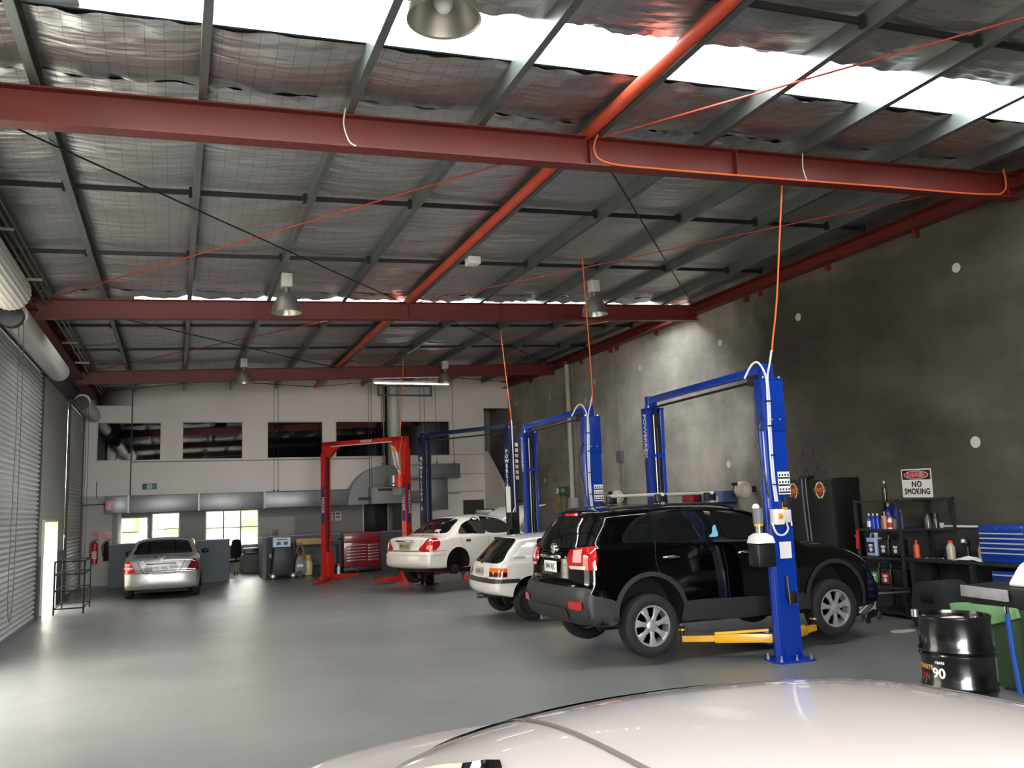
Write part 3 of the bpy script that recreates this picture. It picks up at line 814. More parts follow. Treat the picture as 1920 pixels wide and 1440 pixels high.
def seg_dist(Q, A):
    """distance of points Q (n,2) to closed polyline A (m,3): returns d, r at nearest"""
    B = np.roll(A, -1, 0)
    ab = B[:, :2] - A[:, :2]; l2 = np.maximum((ab ** 2).sum(1), 1e-12)
    d = np.full(len(Q), 1e9); r = np.zeros(len(Q))
    for s in range(0, len(Q), 2000):
        q = Q[s:s + 2000]
        w = q[:, None, :] - A[None, :, :2]
        t = np.clip((w * ab[None]).sum(2) / l2[None], 0, 1)
        dd = np.linalg.norm(w - t[..., None] * ab[None], axis=2)
        j = dd.argmin(1); ii = np.arange(len(q))
        d[s:s + 2000] = dd[ii, j]
        # smooth the edge radius over near segments
        wt = 1 / (dd + 1e-3) ** 4
        rr = A[None, :, 2] * (1 - t) + B[None, :, 2] * t
        r[s:s + 2000] = (wt * rr).sum(1) / wt.sum(1)
    return d, r
def inside(Q, A):
    x, z = Q[:, 0], Q[:, 1]; c = np.zeros(len(Q), bool)
    B = np.roll(A, -1, 0)
    for (x0, z0), (x1, z1) in zip(A[:, :2], B[:, :2]):
        if z0 == z1: continue
        k = ((z0 > z) != (z1 > z)) & (x < (x1 - x0) * (z - z0) / (z1 - z0) + x0)
        c ^= k
    return c
FR = [0, .003, .012, .03, .06, .11, .18, .28, .4, .55, .75, 1.0]
class Body:
    def __init__(s, sil, width, arches, p=2.3, grid=.06):
        s.A = catmull_closed(sil)
        s.W0 = width; s.p = p; s.arches = arches
        A = s.A
        tang = np.roll(A, -1, 0)[:, :2] - np.roll(A, 1, 0)[:, :2]
        tang /= np.linalg.norm(tang, axis=1)[:, None]
        nrm = np.stack([-tang[:, 1], tang[:, 0]], 1)
        if not inside((A[:3, :2] + nrm[:3] * .01), A).all(): nrm = -nrm
        pts = [A[:, :2]]
        for f in FR[1:]:
            q = A[:, :2] + nrm * (A[:, 2:3] * f)
            d, _ = seg_dist(q, A)
            ok = (d > A[:, 2] * f * .93) & inside(q, A)
            pts.append(q[ok])
        x0, z0 = A[:, :2].min(0); x1, z1 = A[:, :2].max(0)
        gx, gz = np.meshgrid(np.arange(x0, x1, grid), np.arange(z0, z1, grid * .7))
        g = np.stack([gx.ravel(), gz.ravel()], 1)
        g = g[inside(g, A)]
        d, r = seg_dist(g, A)
        g = g[d > r * 1.05]
        pts.append(g)
        nb = len(A)
        V = np.concatenate(pts)
        edges = [(i, (i + 1) % nb) for i in range(nb)]
        base = len(V)
        arc = []
        for xc, zc, R in arches:
            n = 44
            a = np.linspace(0, 2 * np.pi, n, endpoint=False)
            c = np.stack([xc + R * np.cos(a), zc + R * np.sin(a)], 1)
            edges += [(base + i, base + (i + 1) % n) for i in range(n)]
            arc.append(c); base += n
        keep = np.ones(len(V), bool)
        for xc, zc, R in arches:
            keep[nb:] &= np.hypot(V[nb:, 0] - xc, V[nb:, 1] - zc) > R + .012
        remap = -np.ones(base, int)
        V2 = V[keep]; remap[:len(V)][keep] = np.arange(len(V2))
        k = len(V2)
        for c in arc: V2 = np.concatenate([V2, c])
        remap[len(V):] = np.arange(k, len(V2))
        edges = [(int(remap[a]), int(remap[b])) for a, b in edges]
        vo, eo, fo, *_ = delaunay_2d_cdt([Vector(v) for v in V2], edges, [], 0, 1e-6)
        vo = np.array([(v.x, v.y) for v in vo]); F = np.array(fo)
        cen = vo[F].mean(1)
        ok = inside(cen, A)
        for xc, zc, R in arches: ok &= np.hypot(cen[:, 0] - xc, cen[:, 1] - zc) > R * .995
        F = F[ok]
        y = s.y(vo[:, 0], vo[:, 1])
        y = np.where(y < .004, 0, y)
        n = len(vo)
        P = np.concatenate([np.stack([vo[:, 0], y, vo[:, 1]], 1), np.stack([vo[:, 0], -y, vo[:, 1]], 1)])
        me = bpy.data.meshes.new('body')
        me.from_pydata(P.tolist(), [], F.tolist() + (F[:, ::-1] + n).tolist())
        bm = bmesh.new(); bm.from_mesh(me)
        bmesh.ops.remove_doubles(bm, verts=bm.verts, dist=1e-4)
        for v in [v for v in bm.verts if not v.link_faces]: bm.verts.remove(v)
        bmesh.ops.recalc_face_normals(bm, faces=bm.faces)
        bm.to_mesh(me)
        s.bvh = BVHTree.FromBMesh(bm)
        bm.free()
        me.polygons.foreach_set('use_smooth', [True] * len(me.polygons))
        s.me = me
    def y(s, x, z):
        Q = np.stack([np.atleast_1d(x), np.atleast_1d(z)], 1).astype(float)
        d, r = seg_dist(Q, s.A)
        d = np.where(inside(Q, s.A), d, 0)
        t = np.clip(d / np.maximum(r, 1e-4), 0, 1)
        sh = np.clip(1 - (1 - t) ** s.p, 0, 1) ** (1 / s.p)
        return s.W0(Q[:, 0], Q[:, 1]) * sh
    def patch_pts(s, poly, step):
        poly = np.array(poly, float)
        out = []
        n = len(poly)
        for i in range(n):
            a, b = poly[i], poly[(i + 1) % n]
            m = max(1, int(np.hypot(*(b - a)) / step))
            for k in range(m): out.append(a + (b - a) * k / m)
        nb = len(out)
        P = np.array(out)
        x0, z0 = P.min(0); x1, z1 = P.max(0)
        gx, gz = np.meshgrid(np.arange(x0 + step / 2, x1, step), np.arange(z0 + step / 2, z1, step))
        g = np.stack([gx.ravel(), gz.ravel()], 1)
        PP = np.concatenate([P, np.zeros((nb, 1))], 1)
        if len(g):
            g = g[inside(g, PP)]
            if len(g):
                d, _ = seg_dist(g, PP); g = g[d > step * .4]
        V = np.concatenate([P, g]) if len(g) else P
        vo, eo, fo, *_ = delaunay_2d_cdt([Vector(v) for v in V], [(i, (i + 1) % nb) for i in range(nb)], [], 1, 1e-6)
        return np.array([(v.x, v.y) for v in vo]), [tuple(f) for f in fo], PP
    def side(s, poly, sgn, off, step=.05):
        """patch drawn in side view (x, z) laid on one flank"""
        v, f, _ = s.patch_pts(poly, step)
        e = .004
        y = s.y(v[:, 0], v[:, 1])
        dx = (s.y(v[:, 0] + e, v[:, 1]) - s.y(v[:, 0] - e, v[:, 1])) / (2 * e)
        dz = (s.y(v[:, 0], v[:, 1] + e) - s.y(v[:, 0], v[:, 1] - e)) / (2 * e)
        n = np.stack([-dx, np.ones_like(dx), -dz], 1); n /= np.linalg.norm(n, axis=1)[:, None]
        P = np.stack([v[:, 0], y, v[:, 1]], 1) + n * off
        P[:, 1] *= sgn
        mb = MB(); mb.add(P.tolist(), f)
        return mb
    def cast(s, poly, d, u, off, step=.05):
        """patch drawn across direction d: coordinates along horizontal u and up, thrown onto the skin"""
        v, f, PP = s.patch_pts(poly, step)
        d = Vector(d).normalized(); u = Vector(u).normalized(); up = u.cross(d) if abs(d.z) > .5 else Vector((0, 0, 1))
        if abs(d.z) > .5: up = Vector((0, 1, 0)) if abs(u.x) > .5 else Vector((1, 0, 0))
        c = v.mean(0)
        out = []
        for a, b in v:
            hit = None
            for k in range(12):
                aa = a + (c[0] - a) * k * .012; bb = b + (c[1] - b) * k * .012
                o = u * float(aa) + up * float(bb) - d * 8 + (Vector((2, 0, 0)) if abs(d.x) > .99 else Vector())
                loc, nor, ix, _ = s.bvh.ray_cast(o, d)
                if loc is not None:
                    if nor.dot(d) > 0: nor = -nor
                    if nor.dot(d) < -.08 or k > 10:
                        hit = loc - d * off * .5 + nor * off * .6
                        break
            if hit is None: hit = u * float(a) + up * float(b)
            out.append(hit)
        mb = MB(); mb.add(out, f)
        return mb
def strip(pts, w):
    """thin polygon around a polyline"""
    P = [np.array(p, float) for p in pts]
    L, R = [], []
    for i, p in enumerate(P):
        a = P[i - 1] if i else p; b = P[i + 1] if i + 1 < len(P) else p
        t = b - a; t = t / (np.hypot(*t) + 1e-9); n = np.array([-t[1], t[0]])
        L.append(p + n * w / 2); R.append(p - n * w / 2)
    return L + R[::-1]
def smooth2(pts, n=6):
    return [(v.x, v.y) for v in bez([(p[0], p[1], 0) for p in pts], n)]
def closed2(pts, n=5):
    P = catmull_closed([(p[0], p[1], .1) for p in pts], .04)
    return [(a, b) for a, b, _ in P]

def sedan_width(wm, zb, tl, L, step=.03, sill=.32, tr=.10, tf=.13, bulge=.055):
    def W(x, z):
        low = wm * (1 - bulge * ((z - .62) / .5) ** 2 - .10 * np.clip((sill - z) / .25, 0, 1) ** 2)
        k = np.clip((z - (zb - .015)) / .045, 0, 1); k = k * k * (3 - 2 * k)
        wb = wm * (1 - bulge * ((zb - .62) / .5) ** 2) - step
        high = wb - tl * np.maximum(z - zb, 0) - .10 * np.maximum(z - zb - .25, 0) ** 2 * 2
        w = low * (1 - k) + high * k
        w = w * (1 - tr * np.clip((1.0 - x) / 1.0, 0, 1) ** 2.2 - tf * np.clip((x - (L - 1.1)) / 1.1, 0, 1) ** 2.2)
        return w
    return W

def make_wheel(name, parent, x, y, z, R, w, rimR, style, sgn, rimm=ALLOY):
    """sgn: +1 outer face towards +y"""
    wh = bpy.data.objects.new(name, None); COL.objects.link(wh); wh.parent = parent; wh.location = (x, y, z)
    M = Matrix(((1, 0, 0, 0), (0, 0, sgn, 0), (0, 1, 0, 0), (0, 0, 0, 1)))   # lathe axis -> y
    M = rot('X', -HPI * sgn)
    h = w / 2
    MB().lathe([(rimR, -h * .8), (rimR + .03, -h * .98), (R - .05, -h), (R - .012, -h * .82), (R, -h * .5), (R, h * .5), (R - .012, h * .82), (R - .05, h), (rimR + .03, h * .98), (rimR, h * .8)], 44, M, close=True).build('tyre', RUBBER, wh)
    if style == 'seven':
        MB().lathe([(rimR + .012, h * .82), (rimR + .012, h * .9), (rimR - .006, h * .9), (rimR - .02, h * .5), (rimR - .02, -h * .6), (rimR + .005, -h * .6)], 44, M, close=True).build('rim_ring', rimm, wh)
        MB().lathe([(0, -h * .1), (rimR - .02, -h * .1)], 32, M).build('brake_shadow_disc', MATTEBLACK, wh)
        me = MB().prism([(.03, -.034), (rimR * .55, -.026), (rimR - .012, -.05), (rimR - .012, .05), (rimR * .55, .026), (.03, .034)], T(0, 0, h * .5), h * .28).mesh('spoke', rimm, bevel=.006)
        for k in range(7):
            o = obj('spoke', me, wh); o.matrix_local = M @ rot('Z', 2 * math.pi * k / 7 + .25)
        MB().lathe([(.0, h * .86), (.045, h * .86), (.075, h * .74), (.08, h * .45)], 24, M).build('hub', rimm, wh)
        mb = MB()
        for k in range(5):
            a = 2 * math.pi * k / 5
            c = M @ Vector((.058 * math.cos(a), .058 * math.sin(a), h * .8)); c2 = M @ Vector((.058 * math.cos(a), .058 * math.sin(a), h * .66))
            mb.cyl(c, c2, .010, 8)
        mb.build('wheel_nuts', DARKSTEEL, wh)
    else:
        mb = MB()
        mb.lathe([(0, h * .55), (.05, h * .6), (.07, h * .45), (rimR * .55, h * .3), (rimR * .75, h * .5), (rimR - .02, h * .3), (rimR - .008, h * .88), (rimR + .01, h * .88)], 40, M)
        mb.build('wheel_disc', rimm, wh)
        mb = MB()
        for k in range(5):
            a = 2 * math.pi * k / 5
            mb.cyl(M @ Vector((.05 * math.cos(a), .05 * math.sin(a), h * .62)), M @ Vector((.05 * math.cos(a), .05 * math.sin(a), h * .4)), .011, 8)
        mb.build('wheel_nuts', STEEL, wh)
    return wh
def arch_liner(bd, car, sgn, k):
    """dark well inside one arch"""
    xc, zc, R = bd.arches[k]
    mb = MB(); n = 30; vs = []
    a0, a1 = math.radians(-35), math.radians(215)
    ang = [a0 + (a1 - a0) * i / n for i in range(n + 1)]
    xs = np.array([xc + R * math.cos(a) for a in ang]); zs = np.array([zc + R * math.sin(a) for a in ang])
    ys = np.maximum(bd.y(xs, zs), .3)
    for x, y, z in zip(xs, ys, zs): vs.append((x, y * sgn, z))
    for x, y, z in zip(xs, ys, zs): vs.append((x, (y - .32) * sgn if y > .5 else .2 * sgn, z))
    m = n + 1
    fs = [(i, i + 1, m + i + 1, m + i) for i in range(n)]
    mb.add(vs, fs)
    mb.add([vs[m + i] for i in range(m)], [tuple(range(m))])
    mb.build('wheel_well', MATTEBLACK, car)
def plate(car, M, txt, w=.372, h=.135, bg=PAPER, fg=None, size=.1):
    p = MB().box(-w / 2, w / 2, -h / 2, h / 2, -.003, .003).build('number_plate', bg, car, bevel=.002)
    p.matrix_local = M
    text('plate_lettering', txt, size, T(0, 0, .004), fg or mat('maroon_plate_lettering', (110, 24, 36), .6), p, bold=.002, xscale=.92)
    return p
# maps plate local (x right as seen from behind, y up, z out of tail) for a car: tail faces -x
def tailM(x, y, z, lean=0.0): return frame((x, y, z), (0, -1, 0), (math.sin(lean), 0, math.cos(lean)))

# ------------------------------------------------------------------ black SUV
GLOSSBLACK = mat('black_car_paint', (3, 3, 4), .1, coat=.3, spec=.35)
CLAD = mat('charcoal_cladding', (33, 34, 37), .5, bump=(120, .05))
def flanks(bd, car, name, poly, off, m, step=.05, sides=(-1, 1), label=None):
    for s in sides: bd.side(poly, s, off, step).build(name, m, car, sharp=80, label=label)
def seams(bd, car, lines, w=.008, off=.0015, m=None):
    for s in (-1, 1):
        mb = MB()
        for l in lines:
            q = bd.side(strip(l, w), s, off, .06); mb.add(q.v, q.f)
        tag(mb.build('panel_gaps', m or MATTEBLACK, car, sharp=80), kind='stuff')

suv = thing('black_suv', 'black SUV with roof bars raised on the nearest blue lift', 'car', (4.35, 10.12, .09))
sil = [(.14, .40, .05), (.03, .50, .10), (-.02, .70, .14), (0, .84, .16), (.05, .905, .15), (.06, 1.0, .15), (.08, 1.22, .15), (.13, 1.32, .14), (.24, 1.50, .14), (.37, 1.655, .12), (.36, 1.70, .10), (.46, 1.735, .10),
       (.8, 1.765, .11), (1.3, 1.78, .11), (1.9, 1.765, .11), (2.4, 1.715, .11), (2.70, 1.645, .12), (3.0, 1.455, .14), (3.32, 1.255, .16), (3.5, 1.225, .16), (3.85, 1.185, .17), (4.15, 1.09, .18), (4.34, .95, .18), (4.45, .78, .18), (4.5, .6, .16), (4.46, .42, .1), (4.3, .33, .05),
       (3.6, .31, .03), (2.2, .33, .03), (.9, .35, .03), (.5, .37, .04)]
bs = Body(sil, sedan_width(.945, 1.285, .33, 4.5, step=.02, sill=.42, tr=.05, tf=.10, bulge=.04), [(.905, .50, .435), (3.63, .50, .435)], p=2.5)
bs.me.materials.append(GLOSSBLACK); obj('body', bs.me, suv)
for s in (-1, 1):
    for k in (0, 1): arch_liner(bs, suv, s, k)
# side glazing with pillar strip
flanks(bs, suv, 'window_surround', closed2([(.62, 1.345), (.66, 1.45), (.82, 1.59), (1.0, 1.665), (1.3, 1.70), (1.8, 1.70), (2.2, 1.66), (2.52, 1.575), (2.8, 1.42), (2.98, 1.29), (2.6, 1.27), (1.6, 1.295), (.9, 1.33)]), .003, mat('gloss_trim_black', (16, 16, 17), .25))
flanks(bs, suv, 'quarter_window', closed2([(.68, 1.36), (.72, 1.455), (.86, 1.575), (1.0, 1.635), (1.075, 1.655), (1.02, 1.35), (.85, 1.355)]), .006, TINT, label='rear quarter window')
flanks(bs, suv, 'rear_door_window', closed2([(1.17, 1.66), (1.2, 1.672), (1.5, 1.68), (1.8, 1.67), (1.84, 1.66), (1.95, 1.32), (1.93, 1.305), (1.5, 1.32), (1.27, 1.33), (1.25, 1.34)]), .006, TINT, label='rear door window')
flanks(bs, suv, 'front_door_window', closed2([(1.93, 1.66), (1.96, 1.665), (2.2, 1.63), (2.48, 1.55), (2.75, 1.39), (2.86, 1.30), (2.84, 1.285), (2.4, 1.29), (2.06, 1.30), (2.04, 1.32)]), .006, TINT, label='front door window')
flanks(bs, suv, 'sill_cladding', [(1.30, .40), (1.35, .62), (1.6, .625), (2.6, .60), (3.12, .60), (3.2, .40), (2.2, .36)], .012, CLAD)
for xc in (.905, 3.63):
    o, i = [], []
    for k in range(25):
        a = math.radians(-14 + 208 * k / 24)
        o.append((xc + .50 * math.cos(a), .50 + .49 * math.sin(a))); i.append((xc + .437 * math.cos(a), .50 + .437 * math.sin(a)))
    flanks(bs, suv, 'arch_moulding', o + i[::-1], .014, CLAD)
flanks(bs, suv, 'bumper_corner', [(-.0, .80), (.06, .83), (.16, .76), (.4, .70), (.47, .66), (.44, .42), (.2, .40), (.04, .52), (-.01, .66)], .012, CLAD)
seams(bs, suv, [smooth2([(1.06, 1.33), (1.02, 1.2), (1.05, .98), (1.28, .86), (1.36, .63)]), [(1.98, 1.29), (2.0, 1.0), (2.0, .62)], smooth2([(2.96, 1.27), (3.02, 1.1), (3.06, .85), (3.05, .62)])])
for s in (-1, 1):
    for x in (1.13, 2.19):
        y = float(bs.y(np.array([x + .1]), np.array([1.14]))[0]) * s
        MB().tube(bez([(x, y - .004 * s, 1.14), (x + .03, y + .03 * s, 1.145), (x + .18, y + .032 * s, 1.145), (x + .22, y - .004 * s, 1.14)], 5), .014, 8).build('door_handle', CHROME, suv)
# wing mirrors
for s in (-1, 1):
    MB().sphere((2.72, s * 1.04, 1.33), .12, 14, (.55, 1, .75)).build('wing_mirror', GLOSSBLACK, suv)
# tail
bs.cast([(y, z) for y, z in closed2([(-.70, 1.33), (-.66, 1.42), (-.58, 1.62), (-.3, 1.655), (.3, 1.655), (.58, 1.62), (.66, 1.42), (.70, 1.33), (.3, 1.285), (-.3, 1.285)])], (1, 0, 0), (0, 1, 0), .006).build('rear_window', TINT, suv, sharp=80)
bs.cast([(-.2, 1.668), (.2, 1.668), (.19, 1.695), (-.19, 1.695)], (1, 0, 0), (0, 1, 0), .012).build('high_brake_light', mat('bright_red_lens', (224, 30, 24), .2, coat=1), suv)
bs.cast([(-.96, .42), (.96, .42), (.96, .80), (.85, .845), (-.85, .845), (-.96, .80)], (1, 0, 0), (0, 1, 0), .014).build('rear_bumper', CLAD, suv, sharp=80)
bs.cast(rrect(-.52, .52, .47, .60, .03), (1, 0, 0), (0, 1, 0), .03).build('bumper_step', mat('step_plastic', (30, 31, 33), .7, bump=(200, .4)), suv, sharp=80)
dg = Vector((1, 1, 0)).normalized(); du = Vector((-1, 1, 0)).normalized()
for s in (-1, 1):
    d = Vector((1, -s, 0)).normalized(); u = Vector((1, s, 0)).normalized() * s
    # along u: tail side to flank
    c = Vector((.12, s * .86, 0)).dot(u)
    def q(a, b): return [(c + s * p, z) for p, z in zip(a, b)]
    bs.cast(q([-.30, -.1, .08, .11, .10, -.28, -.34], [1.265, 1.30, 1.315, 1.18, 1.045, 1.045, 1.14]), d, u, .018).build('tail_light', LENSRED, suv, sharp=80)
    bs.cast(q([-.22, -.08, -.08, -.225], [1.262, 1.28, 1.13, 1.125]), d, u, .024).build('reversing_lens', mat('pink_white_lens', (226, 170, 166), .1, coat=1), suv, sharp=80)
    bs.cast(q([-.30, -.02, -.02, -.27], [1.085, 1.09, 1.05, 1.052]), d, u, .024).build('clear_lens_strip', LENSCLEAR, suv, sharp=80)
    bs.cast(q([-.26, -.06, -.05, -.06, -.26, -.27], [.69, .69, .645, .60, .60, .645]), d, u, .032).build('bumper_reflector', LENSRED, suv, sharp=80)
plate(suv, tailM(.035, 0, 1.06), '044 RJC', size=.095)
MB().box(.02, .06, -.3, .3, 1.16, 1.2).build('plate_garnish', CHROME, suv, bevel=.008)
MB().lathe([(0, .02), (.05, .02), (.065, .01), (.065, -.03)], 24, tailM(.085, 0, 1.27)).build('tail_emblem', CHROME, suv)
MB().tube(bez([(.16, -.02, 1.31), (.17, -.2, 1.33), (.16, -.4, 1.345)], 4), .012, 6).build('rear_wiper', BLACK, suv)
# roof rails and two load bars
for s in (-1, 1):
    MB().tube(bez([(.55, s * .66, 1.70), (.7, s * .67, 1.745), (1.4, s * .67, 1.765), (2.1, s * .66, 1.745), (2.35, s * .65, 1.68)], 6), .016, 8).build('roof_rail', BLACK, suv)
for x in (1.28, 2.0):
    rb = MB().tube([(x, -.72, 1.895), (x, .72, 1.895)], .022, 10).build('load_bar', mat('pale_anodised_bar', (196, 196, 194), .35, .2), suv)
    for s in (-1, 1):
        MB().cbox((x, s * .66, 1.845), (.15, .07, .11)).build('bar_foot', BLACK, suv, bevel=.015)
        MB().cbox((x, s * .70, 1.785), (.05, .012, .03)).build('bar_lock', ALLOY, suv)
# wiper / bonnet / headlights / grille so that the car is whole
bs.cast([(y, z) for y, z in closed2([(-.72, 1.29), (-.6, 1.58), (-.3, 1.63), (.3, 1.63), (.6, 1.58), (.72, 1.29), (.3, 1.265), (-.3, 1.265)])], (-1, 0, 0), (0, 1, 0), .006).build('windscreen', TINT, suv, sharp=80)
for s in (-1, 1):
    d = Vector((-1, -s, 0)).normalized(); u = Vector((-1, s, 0)).normalized() * s
    c = Vector((4.2, s * .78, 0)).dot(u)
    bs.cast([(c + s * a, b) for a, b in ((-.22, .98), (.17, 1.10), (.2, 1.04), (.0, .88), (-.22, .86))], d, u, .012).build('headlight', LENSCLEAR, suv, sharp=80)
    flanks(bs, suv, 'front_indicator', closed2([(3.96, 1.09), (4.06, 1.085), (4.2, 1.0), (4.22, .96), (4.1, 1.02)]), .016, LENSAMBER, sides=(s,))
bs.cast(rrect(-.42, .42, .72, .88, .04), (-1, 0, 0), (0, 1, 0), .01).build('grille', BLACK, suv, sharp=80)
flanks(bs, suv, 'shoulder_crease', strip([(.35, 1.19), (1.0, 1.20), (2.2, 1.185), (3.2, 1.15)], .012), .004, GLOSSBLACK, step=.08)
for i, (x, lab) in enumerate(((.9, 'rear'), (3.6, 'front'))):
    for s in (-1, 1): make_wheel('road_wheel', suv, x, s * .84, .365, .365, .235, .225, 'seven', s)
MB().cyl((.9, -.75, .365), (.9, .75, .365), .05, 10).build('rear_axle', MATTEBLACK, suv)
MB().cyl((3.6, -.75, .365), (3.6, .75, .365), .05, 10).build('front_axle', MATTEBLACK, suv)
MB().tube(bez([(2.2, .3, .33), (1.2, .35, .30), (.5, .5, .36), (.1, .52, .38)], 5), .035, 10).build('exhaust_pipe', STEEL, suv)
MB().box(1.2, 3.3, -.5, .5, .29, .36).build('underbody', MATTEBLACK, suv)
# hanging blue ornament behind the rear door glass
MB().prism(closed2([(1.78, 1.36), (1.83, 1.40), (1.84, 1.47), (1.88, 1.50), (1.90, 1.44), (1.91, 1.36)]), Matrix(((1, 0, 0, 0), (0, 0, -1, -.905), (0, 1, 0, 0), (0, 0, 0, 1))), .004).build('window_sticker', mat('pale_blue_print', (120, 178, 206), .5), suv)

# ------------------------------------------------------------------ silver sedan
SILVER = mat('silver_car_paint', (166, 166, 164), .28, .6, coat=.8)
msed = thing('silver_sedan', 'silver sedan parked on the floor facing the half wall', 'car', (-.30, 22.42, 0), HPI - .04)
sil = [(.14, .24, .05), (.02, .33, .12), (0, .52, .16), (.02, .66, .16), (.06, .72, .15), (.10, .92, .15), (.16, .985, .14), (.35, 1.01, .12), (.62, 1.035, .10), (.85, 1.12, .12), (1.15, 1.30, .12), (1.42, 1.39, .11),
       (1.8, 1.425, .11), (2.3, 1.42, .11), (2.65, 1.36, .12), (3.0, 1.18, .14), (3.3, 1.01, .16), (3.6, .96, .16), (4.1, .88, .17), (4.38, .76, .17), (4.5, .6, .16), (4.52, .42, .12), (4.42, .24, .06), (3.6, .2, .03), (2.2, .19, .03), (.9, .2, .03)]
bm_ = Body(sil, sedan_width(.865, .965, .40, 4.52, sill=.33, tr=.09), [(.98, .33, .355), (3.70, .33, .355)])
bm_.me.materials.append(SILVER); obj('body', bm_.me, msed)
def sedan_glass(bd, car, rear, ws, win1, win2, win3=None, surround=None):
    bd.cast(closed2(rear), (1, 0, 0), (0, 1, 0), .006).build('rear_window', TINT, car, sharp=80)
    bd.cast(closed2(ws), (-1, 0, 0), (0, 1, 0), .006).build('windscreen', TINT, car, sharp=80)
    if surround: flanks(bd, car, 'window_surround', closed2(surround), .003, mat('gloss_trim_black', (16, 16, 17)))
    flanks(bd, car, 'rear_door_window', closed2(win1), .006, TINT)
    flanks(bd, car, 'front_door_window', closed2(win2), .006, TINT)
    if win3: flanks(bd, car, 'quarter_window', closed2(win3), .006, TINT)
sedan_glass(bm_, msed, [(-.67, 1.055), (-.63, 1.16), (-.55, 1.32), (-.2, 1.365), (.2, 1.365), (.55, 1.32), (.63, 1.16), (.67, 1.055), (.2, 1.05), (-.2, 1.05)],
            [(-.64, 1.03), (-.5, 1.31), (-.2, 1.36), (.2, 1.36), (.5, 1.31), (.64, 1.03), (.2, 1.01), (-.2, 1.01)],
            [(1.06, 1.03), (1.15, 1.16), (1.35, 1.27), (1.7, 1.335), (1.86, 1.34), (1.92, 1.0), (1.3, 1.01)], [(2.0, 1.0), (1.96, 1.34), (2.3, 1.32), (2.55, 1.25), (2.95, 1.03), (2.96, .99)])
for s in (-1, 1):
    d = Vector((1, -s * .45, 0)).normalized(); u = Vector((.45, s * 1, 0)).normalized()
    u = Vector((s * .45, 1, 0)).normalized()
    c = Vector((.1, s * .72, 0)).dot(u)
    pl = [(c + s * a, z) for a, z in ((-.17, .66), (.16, .655), (.17, .74), (.09, .90), (.05, .925), (-.01, .90))]
    bm_.cast(pl, d, u, .012).build('tail_light', LENSRED if s > 0 else LENSDARK, msed, sharp=80)
    bm_.cast([(c + s * a, z) for a, z in ((-.10, .745), (.13, .745), (.12, .77), (-.09, .77))], d, u, .016).build('lens_band', LENSCLEAR if s > 0 else LENSDARK, msed, sharp=80)
    MB().sphere((2.98, s * .95, 1.0), .1, 12, (.6, 1, .7)).build('wing_mirror', BLACK, msed)
    for k in (0, 1): arch_liner(bm_, msed, s, k)
    for x in (.98, 3.70): make_wheel('road_wheel', msed, x, s * .755, .315, .315, .205, .2, 'steel', s)
plate(msed, tailM(.045, 0, .74, .1), '032 WJC', size=.095)
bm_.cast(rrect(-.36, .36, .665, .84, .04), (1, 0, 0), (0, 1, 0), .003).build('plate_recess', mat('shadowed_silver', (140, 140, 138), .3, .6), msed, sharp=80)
MB().box(.03, .1, -.33, .33, .835, .86).build('boot_handle', mat('dark_silver_trim', (96, 96, 96), .3, .6), msed, bevel=.008)
MB().box(.13, .19, -.17, .17, .985, 1.0).build('high_brake_light', LENSDARK, msed, bevel=.003)
MB().lathe([(.028, .004), (.034, .004), (.034, -.004), (.028, -.004)], 20, tailM(.085, 0, .93), close=True).build('tail_emblem', CHROME, msed)
text('boot_lettering', 'C 240', .045, tailM(.085, .43, .90), CHROME, msed)
_g = bm_.cast(strip(smooth2([(-.52, .90), (-.42, .68), (-.25, .615), (.25, .615), (.42, .68), (.52, .90)]), .012), (1, 0, 0), (0, 1, 0), .002); tag(_g.build('boot_gap', MATTEBLACK, msed, sharp=80))
bm_.cast(strip([(-.84, .635), (.84, .635)], .012), (1, 0, 0), (0, 1, 0), .002).build('bumper_gap', MATTEBLACK, msed, sharp=80)
seams(bm_, msed, [[(1.02, .98), (1.25, .7), (1.3, .3)], [(1.95, .98), (1.97, .3)], [(3.0, .96), (3.1, .6), (3.12, .3)]])
MB().box(.3, 4.1, -.6, .6, .17, .22).build('underbody', MATTEBLACK, msed)

# ------------------------------------------------------------------ white sedan on the navy lift
CREAM = mat('pearl_white_car_paint', (222, 214, 204), .25, coat=.9)
th = math.radians(24)
nis = thing('white_sedan', 'pearl white sedan raised on the navy lift, near rear wheel removed', 'car', (4.85, 19.6, .31), th)
sil = [(.16, .25, .05), (.03, .33, .12), (0, .5, .16), (.02, .62, .15), (.05, .66, .15), (.07, .70, .15), (.10, .90, .15), (.15, .965, .13), (.35, .985, .12), (.62, .995, .10), (.85, 1.10, .12), (1.15, 1.29, .12), (1.42, 1.385, .11),
       (1.8, 1.415, .11), (2.3, 1.405, .11), (2.6, 1.34, .12), (2.95, 1.15, .14), (3.25, .98, .16), (3.6, .92, .16), (4.0, .84, .17), (4.3, .72, .17), (4.42, .56, .16), (4.44, .4, .12), (4.34, .22, .06), (3.5, .2, .03), (2.2, .19, .03), (.9, .22, .03)]
bn = Body(sil, sedan_width(.855, .945, .40, 4.44, sill=.33, tr=.08), [(.93, .36, .345), (3.465, .36, .345)])
bn.me.materials.append(CREAM); obj('body', bn.me, nis)
